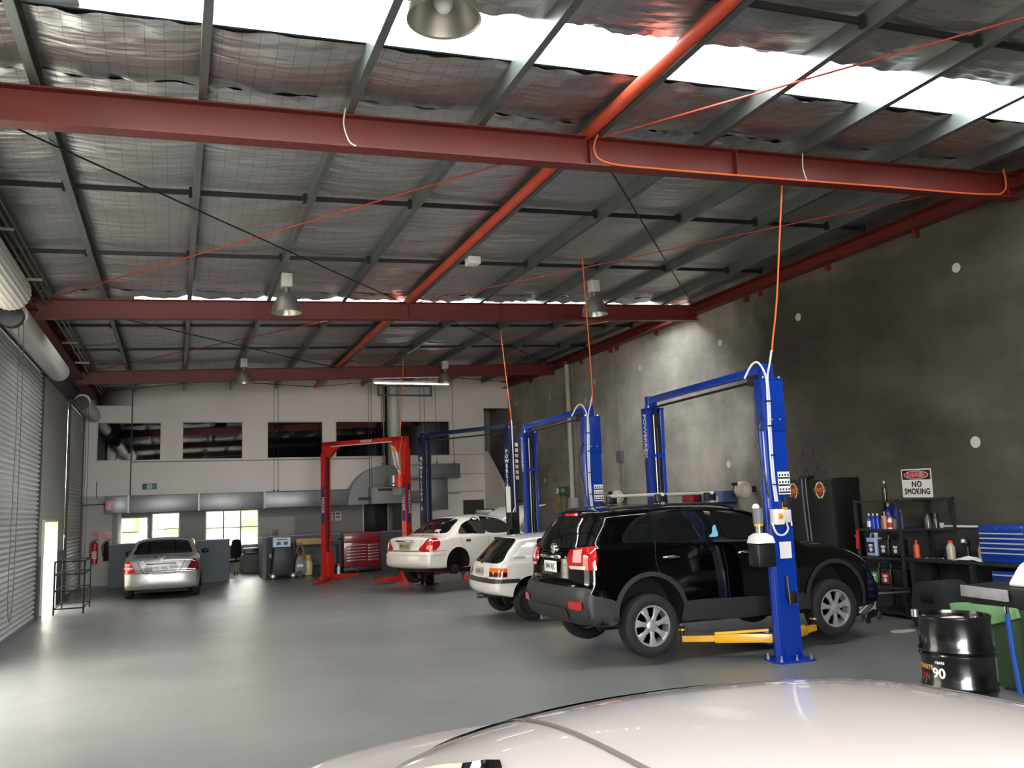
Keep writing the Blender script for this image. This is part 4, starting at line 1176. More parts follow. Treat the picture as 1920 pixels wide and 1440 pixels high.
sedan_glass(bn, nis, [(-.61, 1.03), (-.57, 1.14), (-.50, 1.30), (-.2, 1.345), (.2, 1.345), (.50, 1.30), (.57, 1.14), (.61, 1.03), (.2, 1.02), (-.2, 1.02)],
            [(-.64, 1.0), (-.5, 1.29), (-.2, 1.35), (.2, 1.35), (.5, 1.29), (.64, 1.0), (.2, .98), (-.2, .98)],
            [(1.02, 1.0), (1.04, 1.08), (1.2, 1.21), (1.45, 1.295), (1.72, 1.335), (1.85, .985), (1.4, .985)], [(1.93, .985), (1.80, 1.335), (2.15, 1.33), (2.45, 1.26), (2.86, 1.02), (2.88, .975)])
for s in (-1, 1):
    d = Vector((1, -s * .8, 0)).normalized(); u = Vector((s * .8, 1, 0)).normalized()
    c = Vector((.14, s * .74, 0)).dot(u)
    bn.cast(closed2([(c + s * a, z) for a, z in ((-.24, .665), (.12, .665), (.20, .72), (.24, .82), (.2, .90), (.1, .935), (-.03, .91), (-.12, .82))]), d, u, .014).build('tail_light', LENSRED, nis, sharp=80)
    bn.cast(closed2([(c + s * a, z) for a, z in ((-.06, .70), (.05, .69), (.08, .76), (-.01, .78))]), d, u, .02).build('clear_lens', mat('orange_clear_lens', (226, 150, 110), .1, coat=1), nis, sharp=80)
    MB().sphere((2.72, s * .93, 1.03), .1, 12, (.6, 1, .7)).build('wing_mirror', CREAM, nis)
    for k in (0, 1): arch_liner(bn, nis, s, k)
    make_wheel('road_wheel', nis, 3.465, s * .74, .26, .30, .185, .19, 'steel', s, mat('dark_steel_wheel', (40, 41, 42), .5, .3))
make_wheel('road_wheel', nis, .93, .74, .14, .30, .185, .19, 'steel', 1, MATS['dark_steel_wheel'])
MB().cyl((.93, -.62, .2), (.93, -.74, .2), .11, 20).cyl((.93, -.74, .2), (.93, -.79, .2), .035, 12).build('brake_drum', DARKSTEEL, nis)
MB().cyl((.93, -.7, .2), (.93, .7, .16), .04, 10).build('rear_axle', MATTEBLACK, nis)
MB().tube(bez([(.05, .5, .98), (.1, .3, 1.03), (.14, 0, 1.035), (.1, -.3, 1.03)], 4), .006, 6).build('spoiler_edge', BLACK, nis)
plate(nis, tailM(.04, .0, .76, .1), '884 HXC', bg=mat('khaki_plate', (150, 142, 104), .6), fg=mat('green_plate_lettering', (40, 62, 40), .6), size=.095)
MB().box(.02, .08, -.32, .32, .86, .895).build('boot_garnish', CHROME, nis, bevel=.01)
bn.cast(strip([(-.83, .645), (.83, .645)], .012), (1, 0, 0), (0, 1, 0), .002).build('bumper_gap', MATTEBLACK, nis, sharp=80)
bn.cast(strip([(-.85, .56), (.85, .56)], .022), (1, 0, 0), (0, 1, 0), .006).build('bumper_strip', mat('pale_trim', (196, 186, 172), .4), nis, sharp=80)
bn.cast(strip([(-.36, .655), (.36, .655)], .02), (1, 0, 0), (0, 1, 0), .004).build('boot_lip_shadow', mat('lip_shade_grey', (110, 106, 100), .5), nis, sharp=80)  # grey strip coloured in as the shade under the boot lip
bn.cast(strip(smooth2([(-.56, .96), (-.5, .8), (-.42, .66), (.42, .66), (.5, .8), (.56, .96)]), .010), (1, 0, 0), (0, 1, 0), .002).build('boot_gap', MATTEBLACK, nis, sharp=80)
flanks(bn, nis, 'bumper_strip', strip([(.12, .56), (.56, .565)], .022), .006, MATS['pale_trim'])
seams(bn, nis, [smooth2([(1.0, 1.02), (1.02, .9), (1.1, .72), (1.24, .55)]), [(1.88, .97), (1.9, .3)], [(2.9, .95), (3.0, .6), (3.02, .3)], [(.12, .645), (.6, .645)]])
for s in (-1, 1):
    for x in (1.25, 2.15):
        y = float(bn.y(np.array([x]), np.array([.84]))[0])
        MB().cbox((x, s * (y + .006), .84), (.14, .02, .05)).build('door_handle', mat('dark_handle', (60, 58, 56), .4), nis, bevel=.006)
MB().box(.3, 4.1, -.6, .6, .17, .24).build('underbody', MATTEBLACK, nis)
# dust-dark parcel shelf speakers and white tag on the rear glass
bn.cast(rrect(-.36, -.2, 1.05, 1.10, .01), (1, 0, 0), (0, 1, 0), .010).build('window_sticker', mat('pale_sticker', (190, 192, 190), .6), nis, sharp=80)
# bonnet stands open
MB().prism([(3.05, 1.02), (3.35, 1.38), (3.75, 1.55), (4.1, 1.60), (4.12, 1.575), (3.76, 1.52), (3.38, 1.35), (3.09, 1.0)], Matrix(((1, 0, 0, 0), (0, 0, -1, .68), (0, 1, 0, 0), (0, 0, 0, 1))), 1.36).build('raised_bonnet', CREAM, nis)

# ------------------------------------------------------------------ white hatchback
WHITE = mat('white_car_paint', (228, 224, 220), .25, coat=.9)
hat = thing('white_hatchback', 'small white hatchback on the middle blue lift behind the SUV', 'car', (4.83, 14.35, .03), math.radians(-2))
sil = [(.16, .40, .06), (.04, .45, .12), (0, .56, .14), (.0, .66, .14), (.03, .70, .13), (.05, .74, .13), (.07, .87, .14), (.11, .92, .13), (.34, 1.16, .13), (.52, 1.325, .11), (.58, 1.355, .10), (.9, 1.385, .10),
       (1.5, 1.40, .11), (2.1, 1.385, .11), (2.4, 1.32, .12), (2.75, 1.13, .14), (3.0, .99, .16), (3.4, .94, .16), (3.85, .85, .17), (4.05, .72, .16), (4.12, .56, .14), (4.1, .42, .1), (3.95, .30, .05), (3.2, .26, .03), (2.0, .25, .03), (.8, .30, .03)]
bh = Body(sil, sedan_width(.835, .955, .36, 4.12, step=.02, sill=.36, tr=.06), [(.70, .40, .325), (3.16, .40, .325)])
bh.me.materials.append(WHITE); obj('body', bh.me, hat)
sedan_glass(bh, hat, [(-.68, .955), (-.61, 1.12), (-.53, 1.30), (-.3, 1.325), (.3, 1.325), (.53, 1.30), (.61, 1.12), (.68, .955), (.3, .935), (-.3, .935)],
            [(-.62, 1.02), (-.5, 1.27), (-.2, 1.33), (.2, 1.33), (.5, 1.27), (.62, 1.02), (.2, 1.0), (-.2, 1.0)],
            [(.83, .985), (.83, 1.0), (.87, 1.27), (.92, 1.31), (1.3, 1.335), (1.62, 1.335), (1.66, .985)], [(1.73, .985), (1.69, 1.335), (2.0, 1.315), (2.25, 1.25), (2.66, 1.02), (2.68, .985)])
bh.cast([(-.84, .625), (.84, .625), (.84, .69), (-.84, .69)], (1, 0, 0), (0, 1, 0), .012).build('bumper_rub_strip', mat('grey_black_rubber', (44, 44, 46), .4), hat, sharp=80)
flanks(bh, hat, 'bumper_rub_strip', [(.02, .625), (.02, .69), (.5, .69), (.5, .625)], .012, MATS['grey_black_rubber'])
for s in (-1, 1):
    d = Vector((1, -s * .6, 0)).normalized(); u = Vector((s * .6, 1, 0)).normalized()
    c = Vector((.1, s * .72, 0)).dot(u)
    bh.cast([(c + s * a, z) for a, z in ((-.19, .725), (.17, .725), (.17, .80), (-.19, .80))], d, u, .014).build('tail_light', LENSDARK, hat, sharp=80)
    bh.cast([(c + s * a, z) for a, z in ((-.19, .80), (.17, .80), (.165, .865), (-.18, .865))], d, u, .014).build('amber_lens', LENSAMBER, hat, sharp=80)
    MB().sphere((2.6, s * .92, 1.02), .09, 12, (.6, 1, .7)).build('wing_mirror', WHITE, hat)
    for k in (0, 1): arch_liner(bh, hat, s, k)
    for x in (.70, 3.16): make_wheel('road_wheel', hat, x, s * .725, .285, .285, .175, .178, 'steel', s, MATS['dark_steel_wheel'])
plate(hat, tailM(.03, -.05, .80, .05), '612 BXA', bg=mat('grey_plate', (170, 168, 164), .6), size=.09)
bh.cast(strip(smooth2([(-.50, .91), (-.48, .8), (-.45, .70), (.45, .70), (.48, .8), (.50, .91)]), .010), (1, 0, 0), (0, 1, 0), .002).build('hatch_gap', MATTEBLACK, hat, sharp=80)
MB().tube(bez([(.09, -.02, .925), (.12, .1, .95), (.16, .4, .98)], 4), .010, 6).build('rear_wiper', BLACK, hat)
flanks(bh, hat, 'side_vent', [(.42, 1.0), (.42, 1.04), (.62, 1.04), (.62, 1.0)], .004, mat('pale_grey_trim', (176, 174, 172), .5))
seams(bh, hat, [smooth2([(.80, .98), (.82, .85), (1.0, .68), (1.1, .5)]), [(1.69, .97), (1.7, .32)], [(2.7, .96), (2.8, .6), (2.82, .35)]])
MB().lathe([(.0, 0), (.24, 0), (.26, .02), (.26, .06), (.0, .08)], 30, T(.42, .1, .33)).build('spare_wheel_well', MATTEBLACK, hat)
MB().cyl((.1, .35, .34), (.5, .35, .34), .05, 12).build('muffler', STEEL, hat)
MB().box(.5, 3.8, -.6, .6, .24, .32).build('underbody', MATTEBLACK, hat)

# ------------------------------------------------------------------ foreground car
fgc = thing('foreground_sedan', 'white sedan in the foreground, mostly its roof in view', 'car', (1.215, 3.62, .018), -HPI)
PALEWHITE = mat('warm_white_car_paint', (230, 222, 218), .22, coat=.9)
sil = [(.16, .25, .05), (.03, .33, .12), (0, .5, .16), (.02, .62, .15), (.05, .66, .15), (.10, .93, .15), (.16, 1.03, .13), (.35, 1.06, .12), (.70, 1.075, .10), (.95, 1.15, .12), (1.35, 1.345, .12), (1.72, 1.45, .11),
       (2.1, 1.48, .11), (2.6, 1.475, .11), (2.95, 1.42, .12), (3.35, 1.2, .14), (3.7, 1.02, .16), (4.1, .96, .16), (4.5, .86, .17), (4.7, .72, .17), (4.78, .56, .16), (4.78, .4, .12), (4.66, .22, .06), (3.8, .2, .03), (2.2, .19, .03), (.9, .22, .03)]
bf = Body(sil, sedan_width(.885, 1.0, .44, 4.78, sill=.33, tr=.10), [(1.05, .34, .36), (3.82, .34, .36)], grid=.05)
bf.me.materials.append(PALEWHITE); obj('body', bf.me, fgc)
sedan_glass(bf, fgc, [(-.63, 1.10), (-.59, 1.2), (-.52, 1.36), (-.2, 1.40), (.2, 1.40), (.52, 1.36), (.59, 1.2), (.63, 1.10), (.2, 1.09), (-.2, 1.09)],
            [(-.64, 1.06), (-.5, 1.35), (-.2, 1.41), (.2, 1.41), (.5, 1.35), (.64, 1.06), (.2, 1.04), (-.2, 1.04)],
            [(1.22, 1.05), (1.3, 1.16), (1.5, 1.28), (1.8, 1.375), (2.0, 1.385), (2.08, 1.03), (1.6, 1.035)], [(2.16, 1.03), (2.08, 1.39), (2.45, 1.375), (2.75, 1.3), (3.2, 1.06), (3.22, 1.02)])
for s in (-1, 1):
    bf.side(strip(smooth2([(.80, 1.085), (1.1, 1.21), (1.45, 1.355), (1.75, 1.428), (2.1, 1.452), (2.6, 1.448), (2.9, 1.40), (3.3, 1.2)]), .002), s, .003, .03).build('roof_ditch_moulding', mat('grey_moulding', (120, 116, 114), .4), fgc, sharp=80)
    MB().sphere((3.1, s * .97, 1.07), .1, 12, (.6, 1, .7)).build('wing_mirror', PALEWHITE, fgc)
    d = Vector((1, -s * .6, 0)).normalized(); u = Vector((s * .6, 1, 0)).normalized()
    c = Vector((.1, s * .74, 0)).dot(u)
    bf.cast([(c + s * a, z) for a, z in ((-.24, .72), (.2, .72), (.2, .9), (-.2, .93))], d, u, .012).build('tail_light', LENSRED, fgc, sharp=80)
    for k in (0, 1): arch_liner(bf, fgc, s, k)
    for x in (1.05, 3.82): make_wheel('road_wheel', fgc, x, s * .77, .32, .32, .205, .2, 'steel', s)
seams(bf, fgc, [[(.55, 1.055), (.5, .9), (.45, .66)], [(2.12, 1.0), (2.14, .3)], smooth2([(1.2, 1.03), (1.25, .9), (1.4, .7)])])
MB().box(.3, 4.4, -.6, .6, .17, .24).build('underbody', MATTEBLACK, fgc)

# ================================================================== TWO-POST LIFTS
BRKT = mat('black_bracket', (20, 20, 22), .5)
def two_post(name, label, near, far, htop, paint, arm_m, side_text, style, carr_z=.35):
    near = Vector((*near, 0)); far = Vector((*far, 0))
    mid = (near + far) / 2; half = (far - near).length / 2
    ax = (far - near).normalized()
    rzz = math.atan2(ax.y, ax.x) - HPI
    t = thing(name, label, 'vehicle lift', mid, rzz, 'two post vehicle lifts')
    wx, wy = .135, .175       # half width along x, depth
    for s in (-1, 1):
        # s=-1 near post (its back at -half), opening faces the other post
        yb = s * half; yi = yb - s * wy
        mb = MB()
        mb.box(-wx, wx, yb, yb - s * .01, .02, htop)                  # back plate
        mb.box(-wx, -wx + .01, yb, yi, .02, htop).box(wx - .01, wx, yb, yi, .02, htop)
        mb.box(-wx, -wx + .06, yi, yi + s * .012, .02, htop).box(wx - .06, wx, yi, yi + s * .012, .02, htop)
        col = mb.build('column', paint, t, bevel=.003)
        mb = MB()
        z0 = htop - .62
        mb.box(-wx - .012, wx + .012, yb + s * .012, yb - s * .0, z0, htop + .01).box(-wx - .012, -wx, yb, yi, z0, htop + .01).box(wx, wx + .012, yb, yi, z0, htop + .01)
        mb.build('upper_sleeve', paint, t, bevel=.003)
        for x in (-.05, .06):
            MB().cyl((x, yb + s * .02, z0 + .13), (x, yb + s * .028, z0 + .13), .012, 8).build('sleeve_bolt', ALLOY, t)
        # dark guts of the open channel
        MB().box(-wx + .06, wx - .06, yi + s * .03, yi + s * .04, .05, htop - .06).build('channel_lining', MATTEBLACK, t)
        MB().cyl((-.025, yi + s * .015, .1), (-.025, yi + s * .015, htop - .1), .011, 8).build('lift_chain', STEEL, t)
        MB().cyl((.03, yi + s * .02, .1), (.03, yi + s * .02, htop - .3), .02, 10).build('hydraulic_ram', DARKSTEEL, t)
        MB().box(-wx, wx, yi, yi + s * .02, htop - .75, htop - .70).build('cross_tie', paint, t)
        # base
        bp_ = MB().prism([(-.24, yb + s * .1), (.24, yb + s * .1), (.27, yb), (.24, yi - s * .06), (-.24, yi - s * .06), (-.27, yb)], T(0, 0, 0), .022).build('base_plate', paint, t)
        for x, y in ((-.2, yb + s * .06), (.2, yb + s * .06), (0, yb + s * .07), (-.21, yi - s * .02), (.21, yi - s * .02)):
            MB().cyl((x, y, .022), (x, y, .05), .016, 6).cyl((x, y, .05), (x, y, .085), .008, 6).build('anchor_bolt', ALLOY, bp_)
        for x in (-.10, .10):
            MB().prism([(yb, .02), (yb + s * .09, .02), (yb, .16)], Matrix(((0, 0, 1, x - .005), (1, 0, 0, 0), (0, 1, 0, 0), (0, 0, 0, 1))), .01).build('base_gusset', paint, t)
        # carriage and arms
        MB().box(-wx + .02, wx - .02, yi - s * .02, yi + s * .10, .12, carr_z + .55).build('carriage', paint if style != 'plain' else BRKT, t, bevel=.004)
        MB().box(-wx - .06, wx + .06, yi - s * .16, yi - s * .02, carr_z - .17, carr_z - .155).box(-wx - .06, wx + .06, yi - s * .16, yi - s * .02, carr_z - .05, carr_z - .035).build('arm_yoke', paint, t)
        for sx, reach, sl in ((-1, 1.0, .62), (1, .86, .55)):
            p0 = Vector((sx * .13, yi - s * .09, carr_z - .105)); p1 = Vector((sx * reach, yi - s * sl, carr_z - .115))
            d = (p1 - p0).normalized(); pm = p0 + d * ((p1 - p0).length * .62)
            a = MB().beam(p0 - d * .06, pm, .085, .10).build('lifting_arm', arm_m, t, bevel=.004)
            MB().beam(pm - d * .1, p1, .06, .07).build('arm_extension', arm_m, a)
            MB().beam(p0 + Vector((0, 0, .09)), pm + Vector((0, 0, .055)), .02, .03).build('arm_brace', arm_m, a)
            MB().cyl(p1 + Vector((0, 0, -.05)), p1 + Vector((0, 0, .12)), .022, 12).build('pad_screw', BRKT, a)
            MB().cyl(p1 + Vector((0, 0, .10)), p1 + Vector((0, 0, .125)), .062, 20).build('lifting_pad', mat('yellow_zinc', (170, 140, 60), .35, .7) if arm_m is YELLOW else BRKT, a)
        # vertical lettering on the flank of the post
        if side_text:
            if style == 'stacked':
                zz = htop - .55
                for ch in side_text:
                    if ch != ' ': text('column_lettering', ch, .12, frame((-wx - .0145, yb - s * wy * .5, zz), (0, -1, 0), (0, 0, 1)), TXT_WHITE, t, bold=.003)
                    zz -= .115
            elif s > 0:
                text('column_lettering', side_text, .13, frame((-wx - .0145, yb - s * wy * .5, htop - .42), (0, 0, -1), (0, -1, 0)), TXT_WHITE, t, bold=.003)
            else:
                pass
    return t, half, wx, wy
def overhead(t, half, htop, paint, hb, drop=True, dz=.0):
    """riser boxes and the beam between them"""
    for s in (-1, 1):
        y = s * (half - .09)
        mb = MB().box(-.10, .06, y - .05, y + .05, htop - .05, htop + hb).build('riser', paint, t, bevel=.004)
        MB().box(-.15, .15, y - .11, y + .11, htop, htop + .012).build('riser_flange', paint, t)
        for x in (-.11, .11): MB().cyl((x, y - .08 , htop + .012), (x, y - .08, htop + .04), .014, 6).build('flange_bolt', ALLOY, t)
    MB().beam((-.02, -half + .05, htop + hb - .06), (-.02, half - .05, htop + hb - .06), .075, .10).build('overhead_beam', paint, t, bevel=.004)
    if drop:
        MB().cyl((-.10, -half + .25, htop + hb - .2), (-.10, half - .3, htop + hb - .2), .018, 10).build('trip_bar', BRKT, t)
        MB().box(-.16, -.04, -half + .18, -half + .27, htop + hb - .25, htop + hb - .12).build('limit_switch', BRKT, t)
HT = 3.32
l1, h1_, wx, wy = two_post('two_post_lift', 'blue two post lift nearest the viewer, holding the black SUV', (6.74, 8.56), (6.92, 11.80), HT, BLUE, YELLOW, 'POWERREX', 'side')
overhead(l1, h1_, HT, BLUE, .2)
l2, h2_, _, _ = two_post('two_post_lift', 'blue two post lift in the middle, holding the white hatchback', (6.42, 12.84), (6.56, 16.05), HT, BLUE, YELLOW, 'POWERREX', 'side', carr_z=.3)
overhead(l2, h2_, HT, BLUE, .2)
l3, h3_, _, _ = two_post('two_post_lift', 'navy two post lift holding the pearl white sedan', (7.42, 19.05), (5.93, 21.70), 3.72, NAVY, LIFTRED, 'POWERLIFT4.5', 'stacked', carr_z=.42)
overhead(l3, h3_, 3.72, NAVY, .12, drop=False)
MB().cyl((-.1, -h3_ + .2, 3.62), (-.1, h3_ - .2, 3.62), .02, 8).build('trip_bar', BRKT, l3)
def dress(t, half, htop, with_text=True):
    """conduits, labels and controls on the near post"""
    y = -half - .012
    for k, x in enumerate((-.10, -.075)):
        pts = [(x, y - .02, 1.85), (x - .02, y - .02, 2.2), (x - .015, y - .02, 2.7), (x, y - .02, 3.1), (x, y - .02, htop + .03)]
        if k == 0: pts += [(x - .06, y + .02, htop + .2), (x - .14, y + .05, htop + .18), (x - .22, y + .1, htop + .02)]
        else: pts += [(x + .06, y, htop + .2), (x + .1, y, htop + .36)]
        MB().tube(bez(pts, 8), .013, 8).build('flexible_conduit', GREYTUBE, t)
    MB().tube(bez([(-.135, y + .06, 2.9), (-.22, y + .04, 2.75), (-.24, y + .04, 2.5), (-.18, y + .04, 2.2), (-.14, y + .04, 1.9)], 8), .011, 8).build('hydraulic_hose', BLACK, t)
    for z in (2.05, 2.4, 2.75, 3.05): MB().box(-.125, -.055, y - .04, y - .0, z - .008, z + .008).build('cable_tie', BLACK, t)
    # row of pictogram stickers
    st = MB().box(-.03, .135, y - .004, y, 1.93, 2.2).build('warning_labels', PAPER, t)
    for r_ in range(3):
        MB().box(-.028, .132, y - .0046, y - .0035, 2.115 - r_ * .085, 2.135 - r_ * .085).build('black_band', TXT_BLACK, st)
        for c in range(4):
            MB().prism(ellipse(-.005 + c * .04, 2.16 - r_ * .085, .012, .014, 10), Matrix(((1, 0, 0, 0), (0, 0, -1, y - .0038), (0, 1, 0, 0), (0, 0, 0, 1))), .001).build('pictogram', TXT_BLACK, st)
    MB().box(.0, .15, y - .06, y, 1.78, 1.9).build('cable_cover', BRKT, t, bevel=.01)
dress(l1, h1_, HT); dress(l2, h2_, HT)
# power pack of the nearest lift
y = -h1_ - .012
pk = bpy.data.objects.new('power_pack', None); COL.objects.link(pk); pk.parent = l1; pk.location = (0, 0, 0)
MB().prism([(-.44, 1.10), (-.20, 1.10), (-.20, 1.37), (-.44, 1.37)], Matrix(((1, 0, 0, 0), (0, 0, -1, y + .12), (0, 1, 0, 0), (0, 0, 0, 1))), .22).build('oil_tank', BLACK, pk, bevel=.02)
MB().add([(-.445, y + .125, 1.372), (-.195, y + .125, 1.372), (-.195, y - .105, 1.372), (-.445, y - .105, 1.372), (-.425, y + .11, 1.45), (-.215, y + .11, 1.45), (-.215, y - .085, 1.45), (-.425, y - .085, 1.45), (-.38, y + .07, 1.49), (-.27, y + .07, 1.49), (-.27, y - .04, 1.49), (-.38, y - .04, 1.49)],
         [(3, 2, 1, 0), (0, 1, 5, 4), (1, 2, 6, 5), (2, 3, 7, 6), (3, 0, 4, 7), (4, 5, 9, 8), (5, 6, 10, 9), (6, 7, 11, 10), (7, 4, 8, 11), (8, 9, 10, 11)]).build('tank_lid', WHITEPL, pk, bevel=.008)
MB().cyl((-.33, y + .02, 1.48), (-.33, y + .02, 1.58), .045, 16).build('pump_block', STEEL, pk)
MB().cyl((-.33, y + .02, 1.57), (-.33, y + .02, 1.60), .055, 16).build('yellow_collar', YELLOW, pk)
mb = MB().cyl((-.33, y + .02, 1.60), (-.33, y + .02, 1.78), .06, 20)
for k in range(16):
    a = 2 * math.pi * k / 16
    mb.beam((-.33 + .063 * math.cos(a), y + .02 + .063 * math.sin(a), 1.605), (-.33 + .063 * math.cos(a), y + .02 + .063 * math.sin(a), 1.79), .006, .012)
mb.build('motor', GREYPL, pk)
MB().sphere((-.35, y + .02, 1.79), .045, 12).build('motor_cap', WHITEPL, pk)
MB().box(-.19, -.07, y - .13, y - .01, 1.58, 1.76).build('switch_box', WHITEPL, pk, bevel=.008)
MB().box(-.07, .05, y - .10, y - .005, 1.60, 1.75).build('starter_box', mat('pale_grey_box', (200, 198, 192), .5), pk, bevel=.008)
MB().box(-.155, -.10, y - .142, y - .13, 1.65, 1.71).build('isolator_plate', YELLOW, pk)
MB().cyl((-.128, y - .142, 1.67), (-.128, y - .165, 1.67), .022, 12).build('isolator_knob', mat('orange_knob', (228, 120, 24), .4), pk)
MB().tube(bez([(-.19, y - .05, 1.6), (-.17, y - .1, 1.48), (-.08, y - .1, 1.46), (-.0, y - .08, 1.52), (0, y - .06, 1.6)], 8), .012, 8).build('control_cable', GREYTUBE, pk)
MB().tube(bez([(.03, y - .05, 1.75), (.06, y - .06, 1.66), (.07, y - .06, 1.56)], 6), .012, 8).build('release_lever', ALLOY, pk)
MB().box(.0, .06, y - .02, y, 1.75, 1.84).build('warning_tag', YELLOW, pk)
MB().box(-.08, .08, y - .003, y + .0, 1.18, 1.375).build('instruction_sheet', PAPER, l1)
MB().box(-.045, -.03, y - .035, y, .72, .98).box(-.03, .07, y - .06, y, .66, .80).build('lock_release', BLACK, l1, bevel=.006)
MB().tube([(-.04, y - .05, .98), (-.035, y - .06, .66), (.07, y - .065, .655)], .006, 6).build('release_rod', STEEL, l1)
# navy lift near post: control box and pale label
y3 = -h3_ - .012
MB().box(-.135 - .004, -.135 + .0, -h3_ + .02, -h3_ + .15, 1.55, 2.35).build('label_strip', PAPER, l3)
MB().box(-.3, -.12, y3 - .12, y3 + .05, 1.35, 1.75).build('power_pack', BLACK, l3, bevel=.02)
MB().tube(bez([(-.06, y3 - .02, 3.9), (-.05, y3 - .02, 3.0), (-.04, y3 - .02, 2.0), (-.08, y3 - .06, 1.7), (-.14, y3 - .1, 1.85), (-.2, y3 - .08, 1.75)], 8), .014, 8).build('flexible_conduit', GREYTUBE, l3)
for k in range(7):
    MB().cbox((.10, y3 - .003, 2.55 + k * .13), (.11, .004, .085)).build('safety_sticker', mat('sticker_%d' % (k % 3), ((210, 200, 196), (196, 160, 150), (180, 176, 170))[k % 3], .6), l3)

# ---- red lift, turned square to the hall
rl = thing('two_post_lift', 'red two post lift standing empty in front of the air duct', 'vehicle lift', (4.86, 23.85, 0), math.atan2(-2.1, 1.95), 'two post vehicle lifts')
for s in (-1, 1):
    x0 = s * 1.42
    HTR = 3.55
    xi = x0 - s * .15
    mb = MB().box(x0, x0 - s * .012, -.125, .125, .02, HTR).box(x0, xi, -.125, -.113, .02, HTR).box(x0, xi, .113, .125, .02, HTR).box(xi, xi + s * .012, -.125, -.07, .02, HTR).box(xi, xi + s * .012, .07, .125, .02, HTR)
    mb.build('column', LIFTRED, rl, bevel=.003)
    MB().box(x0 + s * .01, xi - s * .01, -.18, .18, .02, 1.15).build('lower_sleeve', LIFTRED, rl, bevel=.004) if False else None
    MB().box(xi + s * .03, xi + s * .04, -.07, .07, .05, HTR - .1).build('channel_lining', mat('dark_red_lining', (96, 18, 14), .6), rl)
    MB().cyl((xi + s * .02, 0, .1), (xi + s * .02, 0, HTR - .1), .02, 10).build('lift_screw', DARKSTEEL, rl)
    MB().box(x0 + s * .14, xi - s * .1, -.3, .3, 0, .022).build('base_plate', LIFTRED, rl)
    MB().prism([(x0, HTR), (x0, HTR + .32), (x0 - s * .62, HTR + .32), (x0 - s * .58, HTR + .2), (x0 - s * .24, HTR - .12), (xi, HTR - .12), (xi, HTR)], Matrix(((1, 0, 0, 0), (0, 0, -1, .06), (0, 1, 0, 0), (0, 0, 0, 1))), .12).build('corner_gusset', LIFTRED, rl)
    MB().box(x0 + s * .012, x0 + s * .016, -.07, .07, 1.55, 2.6).build('maker_strip', mat('navy_maker_strip', (40, 36, 92), .5), rl)
    text('maker_lettering', 'MOLNAR', .15, frame((x0 + s * .018, 0, 2.1), (0, 0, -1), (0, s, 0)), TXT_WHITE, rl, bold=.003)
    MB().box(x0 - s * .03, x0 - s * .13, -.129, -.1255, 1.6, 2.6).build('maker_strip', mat('navy_maker_strip', (40, 36, 92), .5), rl)
    text('maker_lettering', 'MOLNAR', .11, frame((x0 - s * .08, -.131, 2.1), (0, 0, -1), (1, 0, 0)), TXT_WHITE, rl, bold=.003)
    MB().box(xi, xi - s * .1, -.14, .14, .1, .8).build('carriage', LIFTRED, rl, bevel=.004)
    for sy in (-1, 1):
        p0 = Vector((xi - s * .08, sy * .12, .12)); p1 = Vector((xi - s * .3, sy * .95, .11))
        a = MB().beam(p0, p0 + (p1 - p0) * .65, .1, .1).build('lifting_arm', LIFTRED, rl, bevel=.004)
        MB().beam(p0 + (p1 - p0) * .55, p1, .07, .07).build('arm_extension', LIFTRED, a)
        MB().cyl(p1, p1 + Vector((0, 0, .1)), .02, 10).cyl(p1 + Vector((0, 0, .09)), p1 + Vector((0, 0, .11)), .07, 16).build('lifting_pad', BRKT, a)
MB().beam((-1.42, 0, 3.81), (1.42, 0, 3.81), .12, .11).build('overhead_beam', LIFTRED, rl, bevel=.004)
text('maker_lettering', 'MOLNAR', .09, frame((.1, -.062, 3.81), (1, 0, 0), (0, 0, 1)), TXT_WHITE, rl, bold=.003)
MB().beam((-1.1, -.07, 3.73), (.95, -.07, 3.74), .025, .025).build('beam_conduit', mat('cream_conduit', (222, 200, 180), .5), rl)
MB().cyl((1.3, -.24, 2.5), (1.3, -.24, 2.85), .11, 18).build('motor', mat('motor_red', (200, 44, 32), .4), rl)
MB().box(1.14, 1.42, -.36, -.16, 2.28, 2.48).build('control_box', GREYPL, rl, bevel=.01)
MB().tube(bez([(1.3, -.2, 2.9), (1.28, -.22, 3.3), (1.36, -.2, 3.75), (1.36, -.18, 3.85)], 6), .012, 6).build('power_lead', ORANGE_CABLE, rl)
# banner sleeve hanging from the red beam
bn2 = thing('hanging_sleeve', 'white and orange printed sleeve hanging from the red lift beam', 'banner', (5.52, 23.1, 0), math.atan2(-2.1, 1.95))
MB().prism([(-.06, 3.72), (.0, 3.74), (.10, 3.5), (.22, 3.0), (.24, 2.75), (.14, 2.9), (.02, 3.1), (-.06, 3.45)], Matrix(((1, 0, 0, 0), (0, 0, -1, .0), (0, 1, 0, 0), (0, 0, 0, 1))), .03).build('sleeve', PAPER, bn2, bevel=.008)
MB().prism([(-.07, 3.58), (.07, 3.60), (.115, 3.46), (-.065, 3.46)], Matrix(((1, 0, 0, 0), (0, 0, -1, -.004), (0, 1, 0, 0), (0, 0, 0, 1))), .03).build('orange_band', mat('orange_print', (226, 140, 40), .5), bn2)
text('sleeve_lettering', 'MOLNAR', .12, frame((.08, -.037, 3.2), (.24, 0, -.97), (.97, 0, .24)), TXT_BLACK, bn2, bold=.002)

